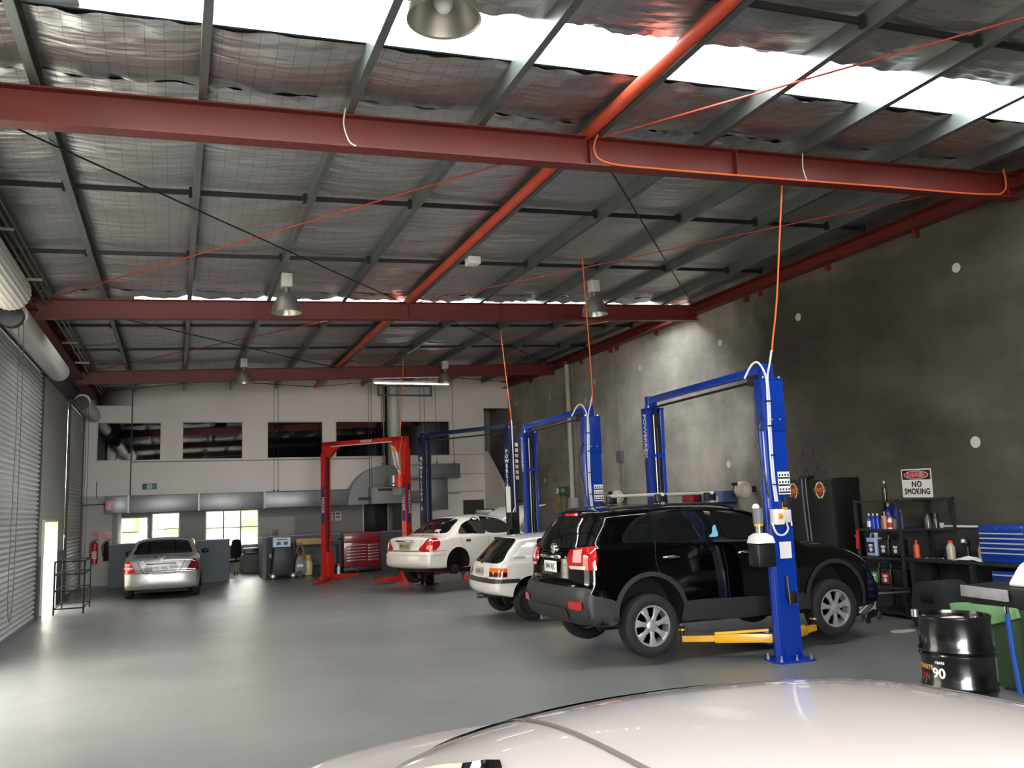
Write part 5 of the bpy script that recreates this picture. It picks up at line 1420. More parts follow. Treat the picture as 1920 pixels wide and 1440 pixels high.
# ---- power drops from the roof to the lifts
for (x, y, xt, yt, zt, zb_, lb) in ((6.77, 8.54, 6.99, 8.38, rz(6.99, .03), 3.66, 'orange power drop cable down to the nearest blue lift'), (6.42, 12.8, 6.42, 12.9, rz(6.42, .46), 3.56, 'orange power drop cable down to the middle blue lift'), (7.36, 19.0, 7.2, 19.05, rz(7.2, .38), 3.86, 'orange power drop cable down to the navy lift'), (5.62, 22.85, 5.78, 22.9, rz(5.78, .38), 3.85, 'orange power drop cable down to the red lift')):
    P0 = Vector((xt, yt, zt)); P1 = Vector((x, y, zb_))
    tag(MB().tube(bez([P0, P0.lerp(P1, .35) + Vector((.01, 0, 0)), P0.lerp(P1, .7) + Vector((.02, 0, 0)), P1 + Vector((.015, 0, .12)), P1], 8), .011, 6).build('drop_cable', ORANGE_CABLE), lb, 'cable', 'orange drop cables')

# ================================================================== FAR END FITTINGS
DUCTM = mat('galvanised_duct', (126, 130, 130), .4, .55, var=(1.2, .12))
du = thing('air_duct', 'long galvanised air duct with a curved rise along the far wall', 'air duct')
xs = [-1.9, -1.28, .65, 2.55, 5.2]
for a, b in zip(xs[:-1], xs[1:]):
    MB().box(a, b - .01, 27.75, 28.3, 2.10, 2.58).build('duct_section', DUCTM, du, bevel=.01)
    MB().box(b - .03, b + .02, 27.735, 28.315, 2.085, 2.595).build('duct_flange', GALV, du)
# curved elbow: sweeps up to the upper run
mb = MB(); n = 18
outer = []; inner = []
for i in range(n + 1):
    a = math.pi * i / n / 2
    outer.append((6.35 - 1.25 * math.cos(a), 2.10 + 1.24 * math.sin(a)))
poly = [(5.1, 2.10)] + outer + [(7.0, 3.34), (7.0, 2.86), (6.6, 2.82), (6.0, 2.5), (6.0, 2.10)]
mb.prism(poly, Matrix(((1, 0, 0, 0), (0, 0, -1, 28.3), (0, 1, 0, 0), (0, 0, 0, 1))), .62)
mb.build('duct_elbow', DUCTM, du, sharp=30)
MB().box(7.0, 8.86, 27.7, 28.3, 2.88, 3.36).build('duct_section', DUCTM, du, bevel=.01)
MB().box(7.72, 8.46, 27.85, 28.45, 1.85, 2.88).build('duct_drop', DUCTM, du, bevel=.01)
MB().box(6.0, 7.75, 27.8, 28.4, 2.1, 2.5).build('duct_section', DUCTM, du, bevel=.01)
for x in (2.85, 2.98, 6.3, 6.45, 7.6, 7.75, 8.15, 8.75):
    zt = 2.58 if x < 5 else 3.36
    MB().cyl((x, 28.0, zt - .02), (x, 28.0, rz(x, .42)), .007, 5).build('hanger_rod', DARKSTEEL, du)
    MB().cyl((x, 28.0, zt), (x, 28.0, zt + .08), .02, 6).build('hanger_nut', BRKT, du)
fl = thing('flue', 'white round flue rising through the roof above the duct', 'flue')
MB().cyl((6.76, 28.25, 3.345), (6.76, 28.25, 5.85), .18, 24).build('flue_pipe', mat('white_flue', (222, 216, 210), .5), fl)
for z in (3.7, 4.4, 5.1): MB().cyl((6.76, 28.25, z), (6.76, 28.25, z + .04), .188, 24).build('flue_band', mat('white_flue', (222, 216, 210)), fl)
MB().tube(bez([(6.76, 28.25, 5.85), (6.76, 28.25, 5.98), (6.68, 28.2, 6.02), (6.5, 28.1, 6.05)], 4), .17, 18).build('flue_bend', mat('white_flue', (222, 216, 210)), fl)
tag(MB().box(6.44, 6.50, 28.05, 28.2, 3.35, 6.1).build('black_pipe', MATTEBLACK, bevel=.01), 'black square pipe beside the white flue', 'pipe')
tag(MB().cyl((6.38, 28.1, 3.35), (6.38, 28.1, 6.1), .02, 8).build('steel_pipe', GALV), 'thin steel pipe beside the black pipe', 'pipe')
ac = thing('air_conditioner', 'grey air conditioning unit hung under the duct', 'air conditioner', (6.4, 27.42, 2.2))
MB().box(-.66, .55, -.25, .25, -.1, .42).build('casing', mat('grey_ac_casing', (150, 152, 150), .5), ac, bevel=.02)
MB().box(-.45, .5, -.26, -.25, .3, .38).build('outlet_slot', BLACK, ac)
MB().tube([(-.62, -.3, -.1), (-.62, -.3, .5), (.5, -.3, .55)], .015, 6).build('support_rail', GALV, ac)
MB().cyl((.1, -.1, .45), (.1, -.1, .78), .14, 18).build('silver_canister', ALLOY, ac)
MB().box(-1.0, -.66, -.2, .1, .05, .12).build('black_bracket', BRKT, ac)
for y in (-.2, .2): MB().cyl((-.62, y, .42), (-.62, y, rz(5.78, .385) - 2.2), .008, 6).build('hanger_rod', DARKSTEEL, ac)
# hanging exhaust frame under the roof with a lit tube
hd = thing('fluorescent_light', 'lit fluorescent batten hanging beyond the far red beam', 'light', (6.55, 24.9, 5.57))
MB().box(-1.2, 1.15, -.05, .05, .06, .12).build('batten', WHITEPL, hd)
MB().cyl((-1.15, 0, .035), (-.02, 0, .035), .014, 10).build('tube', mat('lit_tube', (255, 252, 245), .3, emit=6.0), hd)
MB().cyl((.02, 0, .035), (1.12, 0, .035), .014, 10).build('tube', MATS['lit_tube'], hd)
for x in (-.77, .65): MB().cyl((x, 0, .12), (x, 0, rz(6.55 + x, .40) - 5.57), .006, 5).build('hanging_wire', DARKSTEEL, hd)
hf2 = thing('pipe_hanger', 'dark steel hanger frame below the roof by the flue', 'pipe hanger', (6.49, 25.6, 5.35))
MB().beam((-.85, 0, .0), (.85, 0, .0), .05, .06).build('lower_bar', DARKSTEEL, hf2)
MB().beam((-.85, 0, .3), (.85, 0, .3), .05, .06).build('upper_bar', DARKSTEEL, hf2)
for x in (-.82, .82): MB().beam((x, 0, .03), (x, 0, .27), .05, .06, (1, 0, 0)).build('end_bar', DARKSTEEL, hf2)
for x in (-.71, .71): MB().cyl((x, 0, .3), (x, 0, rz(6.49 + x, .39) - 5.35), .01, 6).build('hanger_rod', DARKSTEEL, hf2)

# exit sign
ex = thing('exit_sign', 'green running man exit sign on the white wall', 'sign', (-.745, YB - .05, 2.87))
MB().box(-.2, .2, -.03, .05, -.085, .085).build('sign_box', mat('exit_green', (0, 110, 74), .4), ex, bevel=.006)
MB().box(-.06, .06, -.034, -.03, -.075, .075).build('white_panel', PAPER, ex)
mb = MB(); My = Matrix(((1, 0, 0, 0), (0, 0, -1, -.035), (0, 1, 0, 0), (0, 0, 0, 1)))
mb.prism(ellipse(.012, .05, .013, .013, 12), My, .001).prism([(-.02, .03), (.015, .032), (.018, .0), (.04, -.03), (.03, -.04), (.0, -.01), (-.02, -.06), (-.035, -.055), (-.01, 0), (-.035, .02), (-.04, .005), (-.05, .01)], My, .001)
mb.build('running_figure', mat('exit_green', (0, 110, 74)), ex)
# fire signs and extinguishers
FR_RED = mat('fire_red', (198, 28, 28), .35, coat=.4)
fs = thing('fire_sign', 'red fire extinguisher sign on the duct end', 'sign', (-1.77, 27.7, 2.32))
MB().box(-.1, .1, -.005, .005, -.13, .13).build('sign_plate', FR_RED, fs)
MB().box(-.03, .03, -.007, -.005, -.09, .06).build('white_symbol', PAPER, fs)
def extinguisher(x, y, z, body, label, sign=True, h=.5, scale=1.0):
    t = thing('fire_extinguisher', label, 'fire extinguisher', (x, y, z))
    r = .085 * scale
    MB().lathe([(0, 0), (r, 0), (r, h), (r * .8, h + .05), (.03, h + .08), (.03, h + .11), (0, h + .11)], 24).build('cylinder', body, t)
    MB().box(-.02, .09, -.02, .02, h + .11, h + .14).box(-.02, .11, -.012, .012, h + .16, h + .175).build('handle', BLACK, t)
    MB().tube(bez([(-.03, 0, h + .12), (-.12, -.03, h), (-.11, -.06, .25), (-.09, -.07, .12)], 5), .012, 6).build('hose', BLACK, t)
    if body is FR_RED:
        lb = MB().box(-.06, .06, -r - .004, -r + .02, .15, .36).build('label_panel', PAPER, t)
        for k in range(4): MB().box(-.05, .05, -r - .006, -r - .004, .18 + k * .045, .2 + k * .045).build('print_line', FR_RED, lb)
    if sign:
        s = thing('fire_sign', 'round red sign above the ' + label, 'sign', (x, YB - .012, z + h + .3))
        MB().cyl((0, .01, 0), (0, -.004, 0), .1, 24).build('sign_disc', FR_RED, s)
        MB().box(-.05, .05, -.006, -.003, -.008, .008).build('sign_print', mat('dark_red_print', (120, 20, 24), .5), s)
extinguisher(-2.2, YB - .1, .65, FR_RED, 'red fire extinguisher on the wall by the far roller door', h=.55, scale=1.1)
extinguisher(-1.88, YB - .1, .72, MATTEBLACK, 'black fire extinguisher beside the red one', h=.45)
extinguisher(10.35, 30.5, 3.35, FR_RED, 'small red fire extinguisher on the stair landing wall', sign=False, h=.5)
sg = thing('fire_sign', 'white and red fire notice on the stair landing wall', 'sign', (10.38, 30.58, 4.3))
MB().box(-.14, .14, -.01, .01, -.18, .2).build('sign_plate', PAPER, sg); MB().cyl((0, -.011, .05), (0, -.014, .05), .1, 20).build('red_disc', FR_RED, sg)
sg = thing('fire_sign', 'red fire notice high on the stair landing wall', 'sign', (10.36, 30.58, 5.1))
MB().box(-.15, .15, -.01, .01, -.13, .13).build('sign_plate', PAPER, sg); MB().box(-.12, .12, -.013, -.01, -.05, .1).build('red_panel', FR_RED, sg)

# office: chair, printer cabinet
oc = thing('office_chair', 'black office chair seen through the gap between half walls', 'chair', (1.62, 29.6, 0), -2.2)
MB().box(-.24, .24, -.24, .24, .42, .5).build('seat', mat('black_fabric', (22, 22, 26), .9), oc, bevel=.03)
MB().prism(closed2([(-.22, .6), (-.24, .9), (-.16, 1.12), (.16, 1.12), (.24, .9), (.22, .6)]), Matrix(((1, 0, 0, 0), (0, 0, -1, .3), (0, 1, 0, 0), (0, 0, 0, 1))), .08).build('backrest', MATS['black_fabric'], oc, bevel=.02)
MB().beam((0, .24, .45), (0, .28, .75), .05, .02, (1, 0, 0)).build('back_stem', BLACK, oc)
MB().cyl((0, 0, .1), (0, 0, .42), .03, 12).build('gas_stem', STEEL, oc)
for k in range(5):
    a = 2 * math.pi * k / 5
    MB().beam((0, 0, .1), (.28 * math.cos(a), .28 * math.sin(a), .075), .04, .03).build('base_leg', BLACK, oc)
    MB().sphere((.28 * math.cos(a), .28 * math.sin(a), .03), .03, 8).build('caster', BLACK, oc)
ob = thing('office_cabinet', 'dark office drawer unit with a printer on top, beyond the gap', 'cabinet', (2.35, 30.4, 0))
MB().box(-.3, .3, -.3, .3, 0, .62).build('body', mat('brown_grey_cabinet', (70, 66, 62), .6), ob, bevel=.008)
for k in range(2): MB().box(-.26, .26, -.312, -.3, .06 + k * .28, .31 + k * .28).build('drawer', mat('brown_grey_front', (82, 78, 74), .6), ob)
pr = thing('printer', 'black printer on the office drawer unit', 'printer', (2.35, 30.35, .62))
MB().box(-.24, .24, -.2, .2, 0, .2).build('casing', BLACK, pr, bevel=.02); MB().box(-.2, .2, -.22, -.2, .04, .07).build('paper_slot', GREYPL, pr)

# service machine (black cart), plate box on it
cart = thing('service_cart', 'black wheeled service machine against the half wall', 'machine', (2.98, 27.05, 0))
MB().prism([(-.30, .12), (.30, .12), (.33, .3), (.27, .9), (-.22, .92), (-.27, .6)], Matrix(((1, 0, 0, 0), (0, 0, -1, .3), (0, 1, 0, 0), (0, 0, 0, 1))), .55).build('body', mat('charcoal_casing', (36, 38, 40), .5), cart, bevel=.03)
for x, y in ((-.28, -.25), (.3, -.25), (-.28, .28), (.3, .28)): MB().cyl((x, y - .025, .09), (x, y + .025, .09), .085, 18).build('wheel', BLACK, cart)
for x in (-.28, .3): MB().cyl((x, -.278, .09), (x, -.272, .09), .04, 12).build('hubcap', ALLOY, cart)
MB().box(-.38, -.3, -.2, -.05, .6, .75).build('cup_holder', GREYPL, cart, bevel=.01)
bxx = thing('carton', 'white and blue printed carton on the black service machine', 'box', (2.98, 27.05, .925))
MB().box(-.26, .24, -.16, .16, 0, .28).build('box', mat('pale_blue_carton', (206, 220, 230), .6), bxx)
for x in (-.16, .04): MB().box(x, x + .12, -.163, -.16, .06, .15).build('blue_print', mat('blue_print', (40, 90, 150), .6), bxx)
MB().box(-.15, .15, -.163, -.16, .2, .24).build('orange_print', mat('red_orange_print', (206, 80, 50), .6), bxx)
pw = thing('pressure_washer', 'grey pressure washer with coiled hose beside the service machine', 'machine', (3.52, 27.2, 0))
MB().prism(closed2([(-.12, .08), (.14, .08), (.16, .4), (.1, .62), (-.06, .62), (-.14, .35)]), Matrix(((1, 0, 0, 0), (0, 0, -1, .15), (0, 1, 0, 0), (0, 0, 0, 1))), .3).build('body', GREYPL, pw, bevel=.02)
MB().tube([(-.1, 0, .6), (-.1, .05, 1.0), (.08, .05, 1.0), (.08, 0, .6)], .014, 8).build('handle', BLACK, pw)
for s in (-1, 1): MB().cyl((-.02, s * .17, .1), (-.02, s * .21, .1), .1, 16).build('wheel', BLACK, pw)
MB().tube(bez([(0, -.12, .98), (.12, -.14, .8), (.02, -.16, .62), (-.1, -.16, .8), (.03, -.17, .95), (.12, -.18, .7), (.05, -.18, .5)], 6), .018, 6).build('coiled_hose', mat('tan_hose', (150, 112, 70), .6), pw)
MB().box(-.09, .09, -.165, -.15, .3, .38).build('label', PAPER, pw)
gb = thing('gas_bottle', 'cream and orange gas bottle under the far bench', 'gas bottle', (3.80, 27.45, 0))
MB().lathe([(0, .02), (.13, .02), (.15, .06), (.155, .2), (.155, .36), (.12, .45), (.05, .49), (0, .49)], 24).build('cylinder', mat('cream_enamel', (198, 190, 150), .4), gb)
MB().lathe([(.11, .45), (.12, .45), (.12, .62), (.11, .62)], 24, close=True).build('collar', mat('orange_enamel', (206, 140, 50), .4), gb)
MB().lathe([(.12, 0), (.125, 0), (.125, .04), (.12, .04)], 24, close=True).build('foot_ring', DARKSTEEL, gb)
MB().cyl((0, 0, .49), (0, 0, .57), .02, 10).build('valve', STEEL, gb)
bt = thing('spray_bottle', 'white spray bottle on the floor beside the red tool chest', 'bottle', (4.72, 27.35, 0))
MB().lathe([(0, 0), (.05, 0), (.052, .18), (.02, .24), (.02, .27), (0, .27)], 16).build('bottle', WHITEPL, bt); MB().box(-.03, .05, -.015, .015, .27, .31).build('trigger_head', mat('red_plastic', (196, 40, 34), .4), bt)
bt = thing('small_carton', 'small brown carton on the floor by the red lift', 'box', (4.5, 27.45, 0))
MB().box(-.1, .1, -.08, .08, 0, .28).build('box', mat('brown_card', (140, 110, 80), .8), bt)
MB().box(-.06, .06, -.083, -.08, .1, .2).build('label', PAPER, bt)
# far bench
fb = thing('far_bench', 'timber topped workbench against the half wall', 'workbench', (4.2, 27.85, 0))
MB().box(-.85, .65, -.26, .26, .9, .96).build('bench_top', mat('dark_bench_top', (60, 56, 50), .6), fb)
MB().box(-.72, .1, -.28, -.26, .94, 1.12).build('timber_board', mat('pine_board', (190, 150, 100), .6, var=(3, .1), stretch=(1, 8, 8)), fb)
for x in (-.8, .6):
    for y in (-.22, .22): MB().box(x - .03, x + .03, y - .03, y + .03, 0, .9).build('leg', DARKSTEEL, fb)
MB().box(-.8, .6, -.2, .2, .25, .28).build('lower_shelf', DARKSTEEL, fb)
# red tool chest
rc = thing('tool_chest', 'dark red tool chest with rows of pale drawer handles', 'tool chest', (5.5, 27.75, 0))
CH = mat('maroon_enamel', (128, 16, 28), .35, coat=.4)
MB().box(-.58, .58, -.25, .25, .16, 1.24).build('body', CH, rc, bevel=.012)
MB().box(-.6, .6, -.27, .27, .04, .16).build('plinth', BLACK, rc, bevel=.01)
MB().box(-.56, .56, -.262, -.25, .92, 1.2).build('lid_front', CH, rc, bevel=.006)
for k in range(6):
    z = .36 + k * .092
    for x0, x1 in ((-.50, .13), (.17, .52)):
        d_ = MB().box(x0, x1, -.262, -.25, z - .04, z + .04).build('drawer', CH, rc, bevel=.004)
        MB().box(x0 + .015, x1 - .015, -.28, -.262, z + .018, z + .032).build('drawer_handle', mat('pale_handle', (216, 206, 206), .3, .5), d_)
for x in (-.5, .5): MB().cyl((x, -.22, .045), (x, -.18, .045), .045, 14).build('caster', BLACK, rc)
MB().tube([(-.58, -.1, 1.05), (-.68, -.1, 1.05), (-.68, .1, 1.05), (-.58, .1, 1.05)], .015, 8).build('side_handle', BLACK, rc)
# things on the office wall
wn = thing('window_10', 'interior window in the office bay showing parts on display', 'window', kind='structure')
MB().box(6.25, 7.1, 30.93, 30.99, 1.1, 2.15).build('pane', mat('smoky_glass', (48, 52, 54), .06), wn)
MB().box(6.2, 6.25, 30.9, 31, 1.06, 2.2).box(7.1, 7.15, 30.9, 31, 1.06, 2.2).box(6.2, 7.15, 30.9, 31, 2.15, 2.2).box(6.2, 7.15, 30.9, 31, 1.06, 1.1).build('window_frame', WFR, wn)
nb_ = thing('notice_board', 'pale panel board fixed to the office wall', 'board', (3.2, 30.975, 1.5))
MB().box(-.55, .65, -.02, .02, -.45, .3).build('board', mat('pale_board', (176, 174, 170), .7), nb_)
for k, x in enumerate((5.05, 5.35)):
    ns = thing('wall_notice', ('left', 'right')[k] + ' printed notice on the office wall behind the red lift', 'notice', (x, 30.98, 1.75))
    MB().box(-.11, .11, -.012, .0, -.16, .16).build('sheet', PAPER, ns); MB().box(-.07, .07, -.014, -.012, -.06, .0).build('red_print', FR_RED, ns); MB().box(-.08, .08, -.014, -.012, .05, .12).build('grey_print', GREYPL, ns)
tag(MB().box(2.78, 2.98, 28.05, 28.13, 1.24, 1.42).build('switch_plate', mat('grey_box', (90, 90, 92), .5), bevel=.006), 'grey switch box on the half wall', 'switch box')
# monitor by the stairs
mo = thing('monitor', 'black monitor screen on a stand in front of the stair wall', 'monitor', (9.0, 25.8, 0), -.35)
MB().box(-.3, .3, -.03, .03, 1.4, 1.82).build('bezel', BLACK, mo, bevel=.01); MB().box(-.26, .26, -.034, -.03, 1.44, 1.78).build('screen', mat('dark_screen', (36, 40, 42), .1), mo)
MB().cyl((0, .05, .05), (0, .05, 1.5), .03, 12).build('stand', DARKSTEEL, mo); MB().box(-.3, .3, -.2, .3, 0, .05).build('base', DARKSTEEL, mo)
# wire rack in the side doorway
wk = thing('wire_rack', 'black wire tyre rack standing in the open side doorway', 'rack', (-2.05, 21.3, 0), .0)
for x in (-.28, .28):
    for y in (-.7, .7): MB().cyl((x, y, 0), (x, y, 1.1), .018, 8).build('upright', MATTEBLACK, wk)
for z in (.12, .48, .82, 1.08):
    for x in (-.28, .28): MB().cyl((x, -.7, z), (x, .7, z), .014, 8).build('rail', MATTEBLACK, wk)
    for y in (-.7, .7): MB().cyl((-.28, y, z), (.28, y, z), .014, 8).build('cross_bar', MATTEBLACK, wk)
# red bin seen through the doorway
rb_ = thing('red_bin', 'red bin outside the open side door', 'bin', (-4.2, 26.5, -.14))
MB().lathe([(0, 0), (.26, 0), (.32, .9), (.34, .92), (.34, .98), (0, 1.02)], 20).build('bin_body', mat('red_plastic', (196, 40, 34)), rb_); MB().box(-.3, .3, -.36, -.3, .85, .9).build('handle', BLACK, rb_)

# ================================================================== RIGHT WALL AND BENCHES
# danger sign
sg = thing('danger_sign', 'white DANGER NO SMOKING sign on the concrete wall', 'sign', (XR - .012, 10.585, 2.03))
# local: u along -y (to the right as seen), v up, w towards the room (-x)
MS = Matrix(((0, 0, -1, 0), (-1, 0, 0, 0), (0, 1, 0, 0), (0, 0, 0, 1))) @ rot('Z', math.radians(-1))
MB().prism(rrect(-.30, .30, -.225, .225, .02), MS, .006).build('sign_plate', PAPER, sg)
MB().prism(rrect(-.28, .28, .055, .205, .01), MS @ T(0, 0, .006), .0015).build('black_header', TXT_BLACK, sg)
MB().prism(ellipse(0, .13, .245, .066, 36), MS @ T(0, 0, .0075), .0015).build('white_oval', PAPER, sg)
MB().prism(ellipse(0, .13, .235, .058, 36), MS @ T(0, 0, .009), .0015).build('red_oval', mat('danger_red', (196, 24, 30), .4), sg)
text('sign_lettering', 'DANGER', .088, MS @ T(0, .13, .0112), TXT_WHITE, sg, bold=.0035, xscale=.98)
text('sign_lettering', 'NO', .125, MS @ T(0, -.02, .0068), TXT_BLACK, sg, bold=.0048, space=1.08)
text('sign_lettering', 'SMOKING', .125, MS @ T(0, -.135, .0068), TXT_BLACK, sg, bold=.0048, xscale=.86, space=1.08)
# black oil cabinet
oc2 = thing('oil_cabinet', 'tall black oil cabinet with two oval brand logos', 'cabinet', (10.42, 12.35, 0))
MB().box(0, .56, -.52, .85, .06, 2.18).build('body', mat('black_cabinet_enamel', (16, 17, 18), .4), oc2, bevel=.01)
MB().box(.02, .54, -.5, .83, 0, .06).build('plinth', BLACK, oc2)
for y0, y1 in ((-.51, .165), (.175, .84)): 
    d_ = MB().box(-.02, 0, y0, y1, .08, 2.16).build('door', mat('black_cabinet_enamel', (16, 17, 18)), oc2, bevel=.006)
MC = Matrix(((0, 0, -1, -.021), (-1, 0, 0, 0), (0, 1, 0, 0), (0, 0, 0, 1)))
CRM = mat('cream_print', (226, 208, 150), .5); LRED = mat('logo_red', (170, 30, 26), .5); LYEL = mat('logo_yellow', (236, 210, 90), .5)
for yc in (-.2, .5):
    Mk = MC @ T(-yc, 1.98, 0)
    ring = MB()
    o_, i_ = ellipse(0, 0, .115, .145, 40), ellipse(0, 0, .092, .118, 40)
    for k in range(40):
        if k % 10 in (0,): continue
        ring.prism([o_[k], o_[(k + 1) % 40], i_[(k + 1) % 40], i_[k]], Mk, .001)
    lg = ring.build('logo_ring', CRM, oc2)
    MB().prism(ellipse(0, 0, .078, .104, 32), Mk, .001).build('logo_oval', LRED, oc2)
    text('logo_lettering', 'PENRITE', .1, Mk @ T(0, 0, .0022), LYEL, oc2, bold=.003, xscale=.8)
for s in (-1, 1): MB().tube(bez([(-.05, .16 + s * .05, 2.2), (-.06, .15 + s * .05, 1.9), (-.07, .11 + s * .05, 1.4), (-.07, .08 + s * .05, .95)], 6), .012, 6).build('dispensing_hose', GREYPL, oc2)
MB().box(-.04, .1, .05, .3, 2.18, 2.23).build('hose_bracket', BLACK, oc2)
MB().tube(bez([(-.09, .3, .98), (-.1, .22, 1.05), (-.1, .12, 1.03), (-.09, .1, .93)], 6), .014, 6).build('red_nozzle', mat('salmon_plastic', (196, 90, 80), .5), oc2)

# steel shelving and bench
SHM = mat('charcoal_shelving', (52, 52, 54), .5, .3)
sh = thing('steel_shelving', 'charcoal steel shelving with oil bottles under the no smoking sign', 'shelving', (10.3, 10.83, 0))
for x in (.0, .62):
    for y in (-.5, .4): MB().box(x - .02, x + .02, y - .02, y + .02, 0, 1.8).build('upright', SHM, sh)
for z in (1.775, 1.335, .90, .46, .08):
    MB().box(-.02, .64, -.5, .4, z - .03, z).build('shelf', SHM, sh)
MB().box(.6, .64, -.95, -.5, 1.31, 1.335).box(.36, .64, -.95, -.5, 1.31, 1.335).box(.6, .64, -.96, -.93, 1.3, 1.8).build('side_wing', SHM, sh)
MB().box(.3, .64, -.96, -.5, 1.77, 1.795).build('side_top', SHM, sh)
wbn = thing('workbench', 'long dark workbench along the concrete wall', 'workbench', (10.3, 9.1, 0))
MB().box(0, .66, -1.6, 1.19, .86, .91).build('bench_top', mat('dark_laminate', (36, 35, 34), .55, var=(5, .15)), wbn, bevel=.006)
for y in (-1.5, .05, 1.1):
    for x in (.05, .6): MB().box(x - .03, x + .03, y - .03, y + .03, 0, .86).build('leg', SHM, wbn)
MB().box(.1, .6, .1, 1.1, .2, .23).build('lower_shelf', SHM, wbn)
MB().box(.62, .66, -1.6, 1.19, .91, 1.0).build('upstand', SHM, wbn)

def bottle(name, x, y, z, r, h, body, cap, label, group, lab=None, neck=.35, sq=False):
    t = thing(name, label, 'bottle', (x, y, z), group=group)
    if sq:
        MB().prism(rrect(-r, r, -r * 1.25, r * 1.25, r * .35, 3), T(0, 0, 0), h * .78).build('bottle', body, t, bevel=.006)
        MB().cyl((0, -r * .5, h * .78), (0, -r * .5, h * .9), r * .35, 12).build('neck', body, t)
        MB().cyl((0, -r * .5, h * .9), (0, -r * .5, h), r * .4, 14).build('cap', cap, t)
        MB().tube(bez([(0, r * .9, h * .78), (0, r * .7, h * .95), (0, 0, h * .95), (0, -r * .2, h * .8)], 4), r * .14, 6).build('grip', body, t)
        if lab:
            l_ = MB().box(-r - .002, -r + .002, -r * .95, r * .95, h * .12, h * .6).build('label', lab, t)
            MB().box(-r - .004, -r - .002, -r * .5, r * .5, h * .4, h * .5).build('label_print', PAPER, l_)
            MB().prism(ellipse(0, h * .27, r * .4, r * .4, 14), Matrix(((0, 0, -1, -r - .002), (-1, 0, 0, 0), (0, 1, 0, 0), (0, 0, 0, 1))), .002).build('label_badge', PAPER, l_)
    else:
        MB().lathe([(0, 0), (r, 0), (r, h * .62), (r * .9, h * .7), (r * neck, h * .8), (r * neck, h * .88), (0, h * .88)], 16).build('bottle', body, t)
        MB().cyl((0, 0, h * .86), (0, 0, h), r * neck * 1.15, 12).build('cap', cap, t)
        if lab: MB().lathe([(r + .001, h * .12), (r + .0015, h * .12), (r + .0015, h * .5), (r + .001, h * .5)], 16, close=True).build('label', lab, t)
    return t
BB = mat('blue_bottle', (20, 60, 190), .35); BW = WHITEPL
RBL = mat('red_label', (196, 40, 34), .5); TAN = mat('tan_bottle', (196, 150, 120), .5)
g1 = 'bottles on the upper steel shelf'
for k, y in enumerate((11.08, 10.99, 10.90)):
    bottle('oil_bottle', 10.42, y, 1.335, .036, .24, BB, BW, ('leftmost', 'middle', 'rightmost')[k] + ' of three blue bottles standing on the upper shelf', g1, lab=BW if k == 0 else None)
bottle('oil_bottle', 10.62, 10.86, 1.335, .05, .40, BB, BW, 'taller blue bottle at the back of the upper shelf', g1)
bottle('oil_bottle', 10.68, 10.76, 1.335, .05, .42, BB, BB, 'tall blue bottle with blue cap at the back of the upper shelf', g1)
bottle('spray_can', 10.42, 10.80, 1.335, .03, .2, mat('rust_can', (150, 76, 56), .4), BW, 'rust red can left of the tan bottle on the upper shelf', g1)
bottle('sauce_bottle', 10.40, 10.73, 1.335, .032, .27, TAN, TAN, 'tan bottle among cans on the upper shelf', g1)
bottle('red_tin', 10.42, 10.64, 1.335, .045, .2, BW, mat('red_plastic', (196, 40, 34)), 'white tin with red label and cap on the upper shelf', g1, lab=RBL, neck=.7)
bottle('grey_bottle', 10.42, 10.54, 1.335, .04, .2, GREYPL, mat('blue_bottle', (20, 60, 190)), 'grey bottle right of the red labelled tin', g1)
bottle('white_cap_bottle', 10.46, 10.46, 1.335, .032, .3, mat('slate_bottle', (70, 90, 120), .4), BW, 'slate bottle with white cap by the shelf upright', g1)
bottle('glass_jar', 10.78, 10.25, 1.335, .05, .22, mat('smoky_jar', (90, 90, 82), .2), DARKSTEEL, 'smoky jar on the shelf wing', g1, neck=.8)
bottle('glass_jar', 10.80, 10.12, 1.335, .05, .24, mat('dark_jar', (48, 44, 40), .2), DARKSTEEL, 'dark tall jar on the shelf wing', g1, neck=.8)
g2 = 'five litre bottles on the bench shelf'
LABG = mat('green_label', (70, 150, 90), .5); LABR = mat('crimson_label', (160, 30, 40), .5); LABN = mat('navy_label', (24, 40, 90), .5); LABK = mat('charcoal_label', (40, 40, 44), .5)
bottle('oil_can', 10.47, 11.06, .91, .085, .36, mat('silver_blue_bottle', (170, 190, 214), .4), BW, 'large silver blue oil bottle on the middle shelf', g2, lab=LABN, sq=True)
bottle('oil_can', 10.47, 10.80, .91, .085, .33, BLACK, BLACK, 'black oil bottle with grey label on the middle shelf', g2, lab=LABK, sq=True)
bottle('oil_can', 10.47, 10.55, .91, .085, .33, BLACK, BLACK, 'black oil bottle with a round white badge by the shelf upright', g2, lab=LABK, sq=True)
g3 = 'oil bottles on the lower shelf'
bottle('oil_can', 10.42, 11.0, .46, .085, .34, BLACK, BLACK, 'black oil bottle with green label on the lower shelf', g3, lab=LABG, sq=True)
bottle('oil_can', 10.42, 10.76, .46, .085, .34, BLACK, BLACK, 'black oil bottle with crimson label on the lower shelf', g3, lab=LABR, sq=True)
bottle('oil_can', 10.42, 10.5, .46, .085, .34, BLACK, BLACK, 'plain black oil bottle at the end of the lower shelf', g3, sq=True)
wb_ = bottle('wine_bottle', 10.62, 10.9, 1.775, .038, .31, mat('dark_green_glass', (20, 28, 16), .08), mat('gold_foil', (190, 160, 90), .3, .6), 'dark green bottle standing on top of the shelving', 'loose bottles')
